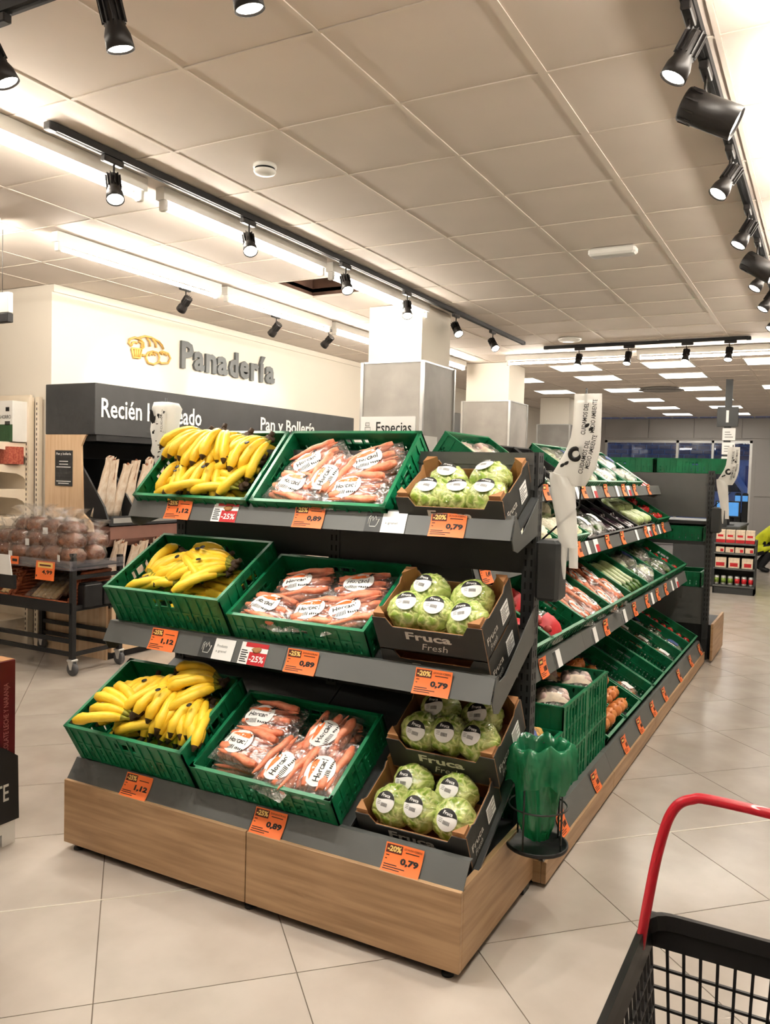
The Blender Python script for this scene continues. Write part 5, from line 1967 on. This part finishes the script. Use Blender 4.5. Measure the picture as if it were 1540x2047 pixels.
# ------------------------------------------------------------------ bread trolley
tr = thing('bread_trolley', 'black steel bread trolley on swivel castors in front of the bakery cabinet', 'trolley', T(-4.83, 4.18, 0))
BK = K['black']
for x in (0, -.88):
    for y in (0, .45):
        mb = MB()
        mb.box(x-.018, x+.018, y-.018, y+.018, .12, .90 if y == 0 else .86)
        part('post', mb, BK, tr)
        cs = MB()
        cs.bbox(x-.03, x+.03, y-.03, y+.03, .105, .122, .004)
        cs.prism([(x-.028, .11), (x+.028, .11), (x+.014, .045), (x-.004, .045)], y-.022, y-.017, 'y')
        cs.prism([(x-.028, .11), (x+.028, .11), (x+.014, .045), (x-.004, .045)], y+.017, y+.022, 'y')
        c = part('castor', cs, K['alu'], tr)
        mb = MB()
        mb.lathe([(.02, -.016), (.045, -.016), (.05, -.01), (.05, .01), (.045, .016), (.02, .016)], 20, 0, True, T(x+.004, y, .05) @ RX(PI/2))
        part('wheel', mb, K['rubber'], c)
for z, h in ((.25, .03), (.155, .03)):
    mb = MB()
    mb.box(-.88, 0, -.012, .012, z-h/2, z+h/2)
    part('rail', mb, BK, tr)
    mb = MB()
    mb.box(-.88, 0, .438, .462, z-h/2, z+h/2)
    part('rail', mb, BK, tr)
for z in (.155, .5, .72):
    mb = MB()
    mb.box(-.012, .012, 0, .45, z-.014, z+.014)
    part('rail', mb, BK, tr)
mb = MB()
mb.box(-.88, .0, -.02, .45, .47, .49)
mb.box(-.88, .0, -.03, -.015, .455, .535)
part('basket_shelf', mb, BK, tr)
mb = MB()
mb.box(-.9, .02, -.03, .47, .79, .802)
part('top_shelf', mb, BK, tr)
mb = MB()
mb.box(-.91, .03, -.045, -.035, .775, .845)
mb.box(.02, .03, -.045, .47, .775, .845)
part('clear_edge', mb, K['clearp'], tr)
def loaf_proto(seed, s=1.):
    mb = MB()
    mb.lump(.108*s, .08*s, .06*s, seed, .1, 2.4, 18, 12, 0, T(0, 0, .06*s))
    P = [('loaf', mb.mesh('loaf', K['crust']), I4)]
    mb = MB()
    q = random.Random(seed)
    prof = [(.02, .0), (.085, .004), (.105, .03), (.108, .07), (.095, .105), (.06, .125), (.035, .14), (.06, .17), (.1, .2)]
    n = 26
    vs, fs = [], []
    for i, (r, z) in enumerate(prof):
        for k in range(n):
            a = 2*PI*k/n
            e = 1+(.05 if i < 5 else .38)*math.sin(a*9+i*1.3+seed)+.08*q.uniform(-1, 1)*(i > 3)
            vs.append((r*s*e*math.cos(a)*1.06, r*s*e*math.sin(a)*.82, z*s+(.012*q.uniform(-1, 1) if i > 4 else 0)))
    for i in range(len(prof)-1):
        for k in range(n):
            fs.append((i*n+k, i*n+(k+1) % n, (i+1)*n+(k+1) % n, (i+1)*n+k))
    mb.add(vs, fs, 0, True)
    P.append(('film', mb.mesh('film', K['filmb']), I4))
    mb = MB()
    mb.bbox(-.025, .025, -.0905*s, -.0895*s, .03, .08, .0003)
    if seed == 1:
        P.append(('sticker', mb.mesh('sticker', K['paper']), I4))
    return P
LOAF = [loaf_proto(1, 1.15), loaf_proto(2, 1.22), loaf_proto(3, 1.1)]
q = random.Random(9)
for L, (ny, z) in enumerate(((2, .803), (2, .9), (1, .99))):
    for j in range(ny):
        for i in range(5 if L < 2 else 4):
            x = -.08-.18*i-.05*L+q.uniform(-.015, .015)
            y = .07+.19*j+.04*L+q.uniform(-.015, .015)
            spawn(LOAF[(i+j+L) % 3], 'bagged_loaf', 'brown loaf in a gathered clear bag on the bread trolley', 'bread', T(-4.83+x, 4.18+y, z) @ RZ(q.uniform(-.5, .5)), 'bagged loaves on the trolley')
def wicker(x0, x1, label):
    t = thing('wicker_basket', label, 'basket', T(-4.83, 4.18, .492), 'wicker baskets on the trolley')
    w = x1-x0
    for nme, poly in (('front', None),):
        pass
    mb = MB()
    mb.box(x0, x1, -.005, .4, 0, .012)
    part('base', mb, K['wicker'], t)
    for z in range(9):
        zz = .012+z*.026
        mb = MB()
        fr = zz < .06
        pts = []
        if fr:
            mb.tube([(x0, .0-.02*zz, zz), (x1, .0-.02*zz, zz)], .012, 6)
        mb.tube([(x0, .0 if fr else .1*(zz-.05)*4, zz), (x0, .4, zz), (x1, .4, zz), (x1, .0 if fr else .1*(zz-.05)*4, zz)], .012, 6)
        part('strand', mb, K['wicker'], t)
    mb = MB()
    mb.tube([(x0, .0, .03), (x0, .13, .24), (x0, .4, .25), (x1, .4, .25), (x1, .13, .24), (x1, .0, .03)], .015, 6)
    part('rim', mb, K['wicker'], t)
wicker(-.66, -.05, 'wicker basket of wrapped breadsticks under the 4,99 price card')
wicker(-.87, -.7, 'narrower wicker basket beside the breadstick basket')
def sticks():
    P = []
    mb = MB()
    mb.tube([(0, .02, .022), (0, .1, .08), (0, .17, .135)], [.02, .024, .018], 9)
    sm_ = mb.mesh('breadstick', K['stick'])
    for k in range(5):
        P.append(('breadstick', sm_, T((k-2)*.052, 0, 0)))
    mb = MB()
    mb.prism([(0, .0), (.19, .13), (.17, .17), (-.02, .04)], -.15, .15, 'x')
    P.append(('film', mb.mesh('film', K['filmc']), I4))
    return P
SK = sticks()
spawn(SK, 'breadstick_pack', 'clear pack of five seeded breadsticks leaning in the wicker basket', 'breadsticks', T(-4.83-.36, 4.19, .51))
spawn(SK, 'breadstick_pack', 'clear breadstick pack behind the leaning one in the wicker basket', 'breadsticks', T(-4.83-.36, 4.3, .55))
spawn([SK[0], SK[1], SK[2]], 'breadstick_pack', 'loose breadsticks in the narrower wicker basket', 'breadsticks', T(-4.83-.78, 4.2, .51))
t = price_card(frame((-4.83-.3, 4.125, .7), (1, 0, 0), (0, .05, 1)), '4,99', '', 'orange price card reading 4,99 on the bread trolley', None, .2, .15, lines=False) if False else None
mb = MB()
mb.box(0, .2, 0, .14, 0, .003)
t = solo('price_card', mb, K['orange'], 'orange price card reading 4,99 on the bread trolley', 'price card', frame((-5.17, 4.128, .69), (1, 0, 0), (0, .08, 1)))
mb = MB()
mb.text('4,99', .11, .035, 0, None, .07, .04, .0036, off=.03)
mb.box(.006, .018, .02, .035, .003, .0036)
part('lettering', mb, K['ink'], t)
mb = MB()
mb.box(.02, .18, .09, .13, .003, .0036)
part('gold_print', mb, K['yel'], t)
mb = MB()
mb.box(.04, .16, .103, .115, .0036, .0045)
part('brown_lettering', mb, K['brown'], t)
mb = MB()
mb.box(0, .09, 0, .06, 0, .003)
t = solo('price_card', mb, K['orange'], 'small red-orange price card at the left of the bread trolley edge', 'price card', frame((-5.45, 4.13, .785), (1, 0, 0), (0, .05, 1)))
mb = MB()
mb.box(.02, .075, .02, .04, .003, .0036)
part('lettering', mb, K['ink'], t)
a, b = onY(-20, 1105, 3.9), onY(24, 1150, 3.9)
t = thing('card_holder', 'blank white card in a black holder in front of the bread trolley', 'card holder', T(a.x, 3.9, 0))
mb = MB()
mb.prism([(0, b.z), (b.x-a.x, b.z-.0), (b.x-a.x-.03, a.z), (0, a.z)], 0, .004, 'y')
part('card', mb, K['paper'], t)
mb = MB()
mb.box(0, b.x-a.x+.01, .005, .03, b.z-.1, b.z+.0)
mb.tube([(.02, .02, b.z-.05), (.02, .02, .01)], .012, 8)
mb.lathe([(0, 0), (.12, 0), (.12, .012), (0, .014)], 20, 0, True, T(.02, .02, 0))
part('stand', mb, K['black'], t)
# wooden boxes seen through the trolley side
for k, (y, z, h, m) in enumerate(((.08, .5, .16, 'black'), (.27, .5, .15, 'black'))):
    mb = MB()
    mb.bbox(-.045, -.005+.04, y, y+.17, z-.008, z+h, .006)
    mb.box(-.04, .03, y+.01, y+.16, z+h, z+h+.012, 0)
    solo('small_carton', mb, K[m], 'dark small carton beside the wicker basket on the trolley side' if k == 0 else 'dark small carton at the rear of the trolley side', 'carton', T(-4.83-.0, 4.18, .0), 'dark cartons on the trolley')

# ------------------------------------------------------------------ chocolate display at the left edge
ch = thing('floor_display', 'black and maroon chocolate floor display on a small pale pallet', 'floor display', T(-2.87, 2.2, 0))
mb = MB()
for y in (-.45, -.25, -.06):
    mb.box(-.4, 0, y, y+.06, 0, .05)
mb.box(-.4, 0, -.45, 0, .05, .1)
part('pallet', mb, K['white'], ch)
mb = MB()
mb.prism([(-.45, .1), (0.01, .1), (.004, .36), (-.05, .40), (-.1, .43), (-.45, .43)], -.4, .012, 'x')
tray = part('tray', mb, K['ink'], ch)
mb = MB()
mb.text('CHOCOLATE', .36, .07, 0, frame((.0135, -.40, .19), (0, 1, 0), (0, 0, 1)), off=.01)
part('lettering', mb, K['inkl'], tray)
for k, (y0, y1) in enumerate(((-.094, -.0), (-.2, -.1), (-.31, -.206))):
    t = thing('chocolate_carton', ['tall maroon carton with vertical lettering CHOCOLATE LECHE Y NARANJA', 'tall maroon carton behind the lettered one in the display', 'last tall maroon carton of the chocolate display'][k], 'carton', T(-2.87, 2.2, .101))
    mb = MB()
    mb.bbox(-.3, 0, y0, y1, 0, .655, .002)
    part('box', mb, K['choc'], t)
    mb = MB()
    mb.box(-.296, -.004, y0+.004, y1-.004, .655, .657)
    part('lid_edge', mb, K['kraft'], t)
    if k == 0:
        mb = MB()
        mb.text('CHOCOLATE LECHE Y NARANJA', .33, .03, 0, frame((.001, y1-.026, .235), (0, 0, 1), (0, -1, 0)))
        part('lettering', mb, mat('pink_ink', (176, 110, 104), .6), t)

# ------------------------------------------------------------------ hanging sign and spice shelf
hs = thing('hanging_sign', 'white hanging aisle sign with a black lower strip', 'sign', T(-4.63, 3.5, 0))
mb = MB()
mb.bbox(-.6, 0, -.02, .02, 2.50, 2.63, .004)
part('board', mb, K['white'], hs)
mb = MB()
mb.bbox(-.6, 0, -.022, .022, 2.44, 2.498, .004)
part('lower_strip', mb, K['black'], hs)
for x in (-.5, -.08):
    mb = MB()
    mb.tube([(x, 0, 2.63), (x, 0, H)], .002, 5)
    part('wire', mb, K['dark'], hs)
ss = thing('spice_shelf', 'white spice shelf unit with the Especias header board', 'shelving unit', T(-3.55, 5.98, 0))
mb = MB()
mb.box(0, .6, .36, .38, 0, 1.86)
part('back_panel', mb, K['white'], ss)
for z in (.1, .5, .9, 1.3, 1.65):
    mb = MB()
    mb.bbox(0, .6, .02, .36, z-.02, z, .003)
    part('shelf', mb, K['white'], ss)
for x in (0, .58):
    mb = MB()
    mb.box(x, x+.02, .02, .36, 0, 1.86)
    part('side_panel', mb, K['white'], ss)
a, b = onY(722, 833, 5.98), onY(830, 872, 5.98)
mb = MB()
mb.box(a.x+3.55, b.x+3.55, .0, .012, 1.7, a.z)
hd = part('header_board', mb, K['paper'], ss)
mb = MB()
c = onY(752, 866, 5.98)
d = onY(823, 848, 5.98)
M = frame((c.x+3.55, -.001, 1.845), (1, 0, 0), (0, 0, 1))
mb.text('Especias', d.x-c.x, d.z-1.845+.02, 0, M, off=.012)
part('lettering', mb, K['ink'], hd)
mb = MB()
e = onY(729, 862, 5.98)
for k, (w, h) in enumerate(((.06, .035), (.05, .03), (.035, .025))):
    x, z = e.x+3.55+.005*k, 1.85+.042*k
    mb.tube([(x, -.002, z), (x+w, -.002, z), (x+w, -.002, z+h), (x, -.002, z+h), (x, -.002, z)], .002, 4)
part('jar_outline', mb, K['inkg'], hd)
p = onX(1031, 855, WX+.02)
xs = thing('exit_sign', 'small dark sign on the far left wall', 'sign', T(WX+.01, p.y, p.z))
mb = MB()
mb.bbox(-.005, .02, -.2, .2, -.05, .05, .003)
part('plate', mb, K['black'], xs)
mb = MB()
for k in (-.11, -.03, .05):
    mb.box(.021, .0215, k, k+.06, -.03, .03)
part('symbol', mb, K['paper'], xs)
# ------------------------------------------------------------------ shopping basket in the foreground
bk = thing('shopping_basket', 'black lattice shopping basket with a red tubular handle', 'basket', T(-.155, 1.89, 0))
HW, HL, ZB, ZT = .215, .335, .06, .405
def bk_wall(L0, L1, off0, off1):
    """lattice wall from z=ZB (length L0, offset off0) to ZT (length L1, offset off1); lies in local x-z, pushed out along y"""
    mb = MB()
    def pt(u, v, e):
        L = L0+(L1-L0)*v
        return (u*L, off0+(off1-off0)*v+e, ZB+(ZT-ZB)*v)
    def strip(u0, u1, v0, v1, t=.004):
        vs = [pt(u0, v0, -t), pt(u1, v0, -t), pt(u1, v1, -t), pt(u0, v1, -t), pt(u0, v0, t), pt(u1, v0, t), pt(u1, v1, t), pt(u0, v1, t)]
        mb.add(vs, [(0, 1, 2, 3), (7, 6, 5, 4), (0, 4, 5, 1), (1, 5, 6, 2), (2, 6, 7, 3), (3, 7, 4, 0)])
    strip(-.5, .5, .76, 1)
    strip(-.5, .5, 0, .06)
    n = max(6, int(L1/.042))
    for i in range(n+1):
        u = -.5+i/n
        strip(max(-.5, u-.003/L1*1.3), min(.5, u+.003/L1*1.3), .04, .78)
    for v in (.19, .33, .47, .61):
        strip(-.5, .5, v-.009, v+.009)
    return mb
for L0, L1, o0, o1, a in ((.36, 2*HW, HL-.05, HL, 0), (.36, 2*HW, HL-.05, HL, 180), (.58, 2*HL, HW-.035, HW, 90), (.58, 2*HL, HW-.035, HW, -90)):
    part('lattice_wall', bk_wall(L0, L1, o0, o1), K['bask'], bk, RZ(R(a)))
mb = MB()
r = .06
pts = []
for cx_, cy_, a0 in ((HW-r, HL-r, 0), (-HW+r, HL-r, 90), (-HW+r, -HL+r, 180), (HW-r, -HL+r, 270)):
    for k in range(5):
        a = R(a0+k*22.5)
        pts.append((cx_+r*math.cos(a), cy_+r*math.sin(a)))
m = len(pts)
vs, fs = [], []
for (x, y) in pts:
    l = math.hypot(x, y)
    for s, z in ((1.0, ZT-.03), (1.035, ZT-.03), (1.05, ZT), (.96, ZT+.008), (.95, ZT-.03)):
        vs.append((x*s, y*s, z))
for i in range(m):
    for k in range(5):
        fs.append((i*5+k, ((i+1) % m)*5+k, ((i+1) % m)*5+(k+1) % 5, i*5+(k+1) % 5))
mb.add(vs, fs, 0, False)
part('rim', mb, K['bask'], bk)
mb = MB()
mb.box(-.17, .17, -.285, .285, ZB-.005, ZB+.004)
part('floor_plate', mb, K['bask'], bk)
for x in (-.13, .13):
    for y in (-.24, .24):
        mb = MB()
        mb.lathe([(.01, -.012), (.024, -.012), (.028, -.006), (.028, .006), (.024, .012), (.01, .012)], 16, 0, True, T(x, y, .028) @ RY(PI/2))
        mb.box(x-.006, x+.006, y-.006, y+.006, .03, ZB)
        part('castor', mb, K['rubber'], bk)
hp = [onY(px, py, 2.1) for px, py in ((1280, 1893), (1288, 1845), (1300, 1780), (1314, 1712), (1330, 1655), (1343, 1625), (1360, 1606), (1385, 1598), (1420, 1599), (1475, 1607), (1540, 1621))]
o = Vector((-.155, 1.89, 0))
hp = [p-o for p in hp]
c = hp[-1].x
x_r = -hp[0].x
right = [Vector((-p.x, p.y, p.z)) for p in reversed(hp[:8])]
path = hp[:9] + right[0:]
mb = MB()
def smooth_path(P_, k=4):
    out = []
    for i in range(len(P_)-1):
        p0, p1, p2, p3 = P_[max(i-1, 0)], P_[i], P_[i+1], P_[min(i+2, len(P_)-1)]
        for j in range(k):
            t_ = j/k
            out.append(.5*((2*p1)+(p2-p0)*t_+(2*p0-5*p1+4*p2-p3)*t_*t_+(3*p1-p0-3*p2+p3)*t_**3))
    return out+[P_[-1]]
mb.tube(smooth_path(path), .0125, 14)
part('handle', mb, K['redh'], bk)
# crumpled bag in the basket
mb = MB()
mb.lump(.09, .08, .1, 4, .4, 3.5, 22, 14, 0, T(0, 0, .1))
solo('plastic_bag', mb, film('crumpled_bag', gloss=.25, rough=.15, body=.45, bodyrgb=(225, 225, 225), bscale=20), 'crumpled clear plastic bag lying in the black shopping basket', 'plastic bag', T(-.2, 1.8, ZB+.005))

# ------------------------------------------------------------------ checkout area
un = thing('snack_rack', 'low grey snack rack with four shelves of packets and cans by the checkout', 'shelving unit', T(-1.38, 12.2, 0))
mb = MB()
mb.box(0, .53, .3, .32, 0, .75)
part('back_panel', mb, K['dark'], un)
for x in (0, .515):
    mb = MB()
    mb.box(x, x+.015, .0, .3, 0, .75)
    part('side_panel', mb, K['dark'], un)
SH = (.12, .36, .57, .705)
for z in SH:
    mb = MB()
    mb.bbox(.0, .53, -.01, .3, z-.025, z, .003)
    part('shelf', mb, K['grey'], un)
mb = MB()
mb.box(.0, .53, .0, .3, 0, .09)
part('base', mb, K['dark'], un)
mb = MB()
mb.lathe([(.026, 0), (.033, .008), (.033, .118), (.026, .128), (.025, .126), (0, .126)], 16)
can_b = MB()
can_b.lathe([(.0335, .03), (.0335, .095)], 16)
for i in range(6):
    mm = K['cang'] if i < 3 else K['canr']
    x = .045+.088*i
    t = thing('drink_can', ('green' if i < 3 else 'red') + ' drink can on the lowest snack rack shelf', 'can', T(-1.38+x, 12.24, .121), ('green' if i < 3 else 'red') + ' cans')
    part('can', mb, K['alu'], t)
    part('printed_band', can_b, mm, t)
for i in range(3):
    w = .14
    x = .02+.17*i
    t = thing('snack_box', ['cream biscuit box at the left of the third snack shelf', 'cream biscuit box in the middle of the third snack shelf', 'cream biscuit box at the right of the third snack shelf'][i], 'box', T(-1.38+x, 12.21, .361))
    b_ = MB()
    b_.bbox(0, w, 0, .08, 0, .14, .002)
    part('box', b_, K['biscuit'], t)
    b_ = MB()
    b_.box(.01+.01*i, w-.02, -.0012, 0, .02, .07)
    part('red_print', b_, K['red'], t)
for i in range(4):
    x = .02+.125*i
    t = thing('snack_packet', 'small cream snack packet on the second snack rack shelf', 'packet', T(-1.38+x, 12.21, .571), 'small snack packets')
    b_ = MB()
    b_.bbox(0, .11, 0, .08, 0, .075, .004)
    part('packet', b_, K['biscuit'], t)
    b_ = MB()
    b_.box(.06, .1, -.001, 0, .01, .05)
    part('red_print', b_, K['red'], t)
    t = thing('chocolate_box', 'white and red chocolate box standing on top of the snack rack', 'box', T(-1.38+x, 12.21, .706), 'white and red chocolate boxes')
    b_ = MB()
    b_.bbox(0, .115, 0, .09, 0, .18, .002)
    part('box', b_, K['biscuit'], t)
    b_ = MB()
    b_.box(0, .115, -.0012, 0, .0, .045)
    b_.box(.02, .09, -.0012, 0, .08, .11)
    part('red_print', b_, K['red'], t)
ck = thing('checkout_counter', 'grey checkout counter with a blue screen behind the snack rack', 'counter', T(-2.04, 12.9, 0))
mb = MB()
mb.bbox(0, .9, 0, 1.4, 0, .86, .01)
part('body', mb, K['dark'], ck)
mb = MB()
mb.bbox(-.02, .92, -.02, 1.42, .86, .9, .008)
part('worktop', mb, K['grey'], ck)
mo = thing('checkout_screen', 'small glowing blue screen on the checkout counter', 'screen', T(-1.33, 13.2, .9))
mb = MB()
mb.box(-.03, .03, 0, .04, 0, .14)
mb.box(-.09, .09, -.04, .1, 0, .012)
part('stand', mb, K['black'], mo)
mb = MB()
mb.bbox(-.17, .17, -.02, .02, .12, .36, .006)
part('bezel', mb, K['black'], mo)
mb = MB()
mb.box(-.15, .15, -.022, -.02, .14, .34)
part('display', mb, K['screen'], mo)
for i, x in enumerate((-1.0, -.88)):
    t = thing('security_gate', ['slim dark security post nearest the checkout', 'slim dark security post further from the checkout'][i], 'security gate', T(x-.45, 16, 0))
    mb = MB()
    mb.bbox(-.05, .05, -.03, .03, .0, 1.35, .02)
    part('pillar', mb, K['trous'], t)
    mb = MB()
    mb.box(-.045, .045, -.032, -.029, 1.2, 1.3)
    part('light', mb, K['screen'], t)
pl = thing('checkout_pole', 'tall grey checkout pole carrying a number 1 sign and white notices', 'sign pole', T(-1.32, 12.6, 0))
mb = MB()
mb.box(-.045, .045, -.03, .03, .9, 2.99)
part('pole', mb, K['dark'], pl)
mb = MB()
mb.bbox(-.14, .14, -.06, -.03, 2.32, 2.6, .004)
sgn = part('number_sign', mb, K['dark'], pl)
mb = MB()
mb.text('1', .035, .17, 0, frame((-.02, -.061, 2.38), (1, 0, 0), (0, 0, 1)), off=.01)
part('lettering', mb, K['paper'], sgn)
for z, h in ((2.13, .17), (1.93, .17), (1.74, .16)):
    mb = MB()
    mb.box(-.06, .11, -.045, -.04, z, z+h)
    nt_ = part('notice', mb, K['paper'], pl)
    mb = MB()
    for k in range(3):
        mb.box(-.03, .08-.02*k, -.047, -.045, z+.04+.035*k, z+.05+.035*k)
    part('small_print', mb, K['inkg'], nt_)

# ------------------------------------------------------------------ crouching person
def person(M):
    nodes = [((0, 0, .36), .15), ((.10, 0, .50), .15), ((.22, 0, .64), .165), ((.31, 0, .74), .11), ((.36, 0, .79), .055), ((.41, 0, .86), .085), ((.43, 0, .93), .08),
             ((.0, -.1, .34), .11), ((.34, -.15, .46), .085), ((.13, -.14, .1), .055), ((.14, -.14, .05), .05), ((.27, -.15, .035), .04),
             ((.0, .1, .34), .11), ((.30, .16, .40), .085), ((.06, .15, .12), .055), ((.06, .15, .05), .05), ((.19, .16, .035), .04),
             ((.28, -.19, .70), .075), ((.36, -.23, .48), .055), ((.55, -.16, .42), .042), ((.62, -.14, .41), .035),
             ((.28, .19, .70), .075), ((.38, .23, .50), .055), ((.56, .14, .46), .042), ((.63, .12, .45), .035)]
    edges = [(0, 1), (1, 2), (2, 3), (3, 4), (4, 5), (5, 6), (0, 7), (7, 8), (8, 9), (9, 10), (10, 11), (0, 12), (12, 13), (13, 14), (14, 15), (15, 16), (2, 17), (17, 18), (18, 19), (19, 20), (2, 21), (21, 22), (22, 23), (23, 24)]
    me = bpy.data.meshes.new('body')
    me.from_pydata([n_[0] for n_ in nodes], edges, [])
    o = bpy.data.objects.new('body', me)
    COL.objects.link(o)
    sk = o.modifiers.new('skin', 'SKIN')
    for i, (p_, r_) in enumerate(nodes):
        me.skin_vertices[0].data[i].radius = (r_, r_)
    me.skin_vertices[0].data[0].use_root = True
    ss_ = o.modifiers.new('sub', 'SUBSURF')
    ss_.levels = ss_.render_levels = 2
    dg = bpy.context.evaluated_depsgraph_get()
    m2 = bpy.data.meshes.new_from_object(o.evaluated_get(dg))
    bpy.data.objects.remove(o)
    m2.materials.clear()
    for k in ('yjack', 'trous', 'skin', 'black'):
        m2.materials.append(K[k])
    for p_ in m2.polygons:
        c = p_.center
        if c.z < .085:
            k = 3
        elif (c.x > .36 and c.z > .79) or (c.x > .585):
            k = 2
        elif c.z < .36 or (c.z < .53 and c.x > .16 and abs(c.y) < .22 and c.x < .45 and c.z < .50 and not abs(c.y) > .2):
            k = 1
        else:
            k = 0
        p_.material_index = k
        p_.use_smooth = True
    t = thing('person', 'person in a bright yellow jacket and dark trousers crouching by the checkout', 'person', M)
    obj('body', m2, t)
    mb = MB()
    mb.lump(.1, .095, .11, 2, .12, 3, 18, 12, 0, T(.395, 0, .915) @ RY(R(20)))
    part('hair', mb, K['hair'], t)
    for s in (-1, 1):
        mb = MB()
        mb.lump(.018, .012, .026, 1, .05, 2, 8, 6, 0, T(.42, s*.095, .87))
        part('ear', mb, K['skin'], t)
        for k in range(4):
            mb = MB()
            b0 = Vector((.64, s*(.115+.018*k)-s*.02, .42+(.04 if s > 0 else 0)))
            mb.tube([b0, b0+Vector((.04, 0, -.008)), b0+Vector((.065-.006*abs(k-1.5), 0, -.035))], [.011, .010, .008], 7)
            part('finger', mb, K['skin'], t)
        mb = MB()
        b0 = Vector((.62, s*.1, .42+(.04 if s > 0 else 0)))
        mb.tube([b0, b0+Vector((.025, -s*.03, .0)), b0+Vector((.05, -s*.035, -.015))], [.012, .011, .008], 7)
        part('thumb', mb, K['skin'], t)
    mb = MB()
    mb.lump(.012, .012, .014, 1, .05, 2, 8, 6, 0, T(.505, 0, .885))
    part('nose', mb, K['skin'], t)
person(T(-1.12, 15.7, 0))
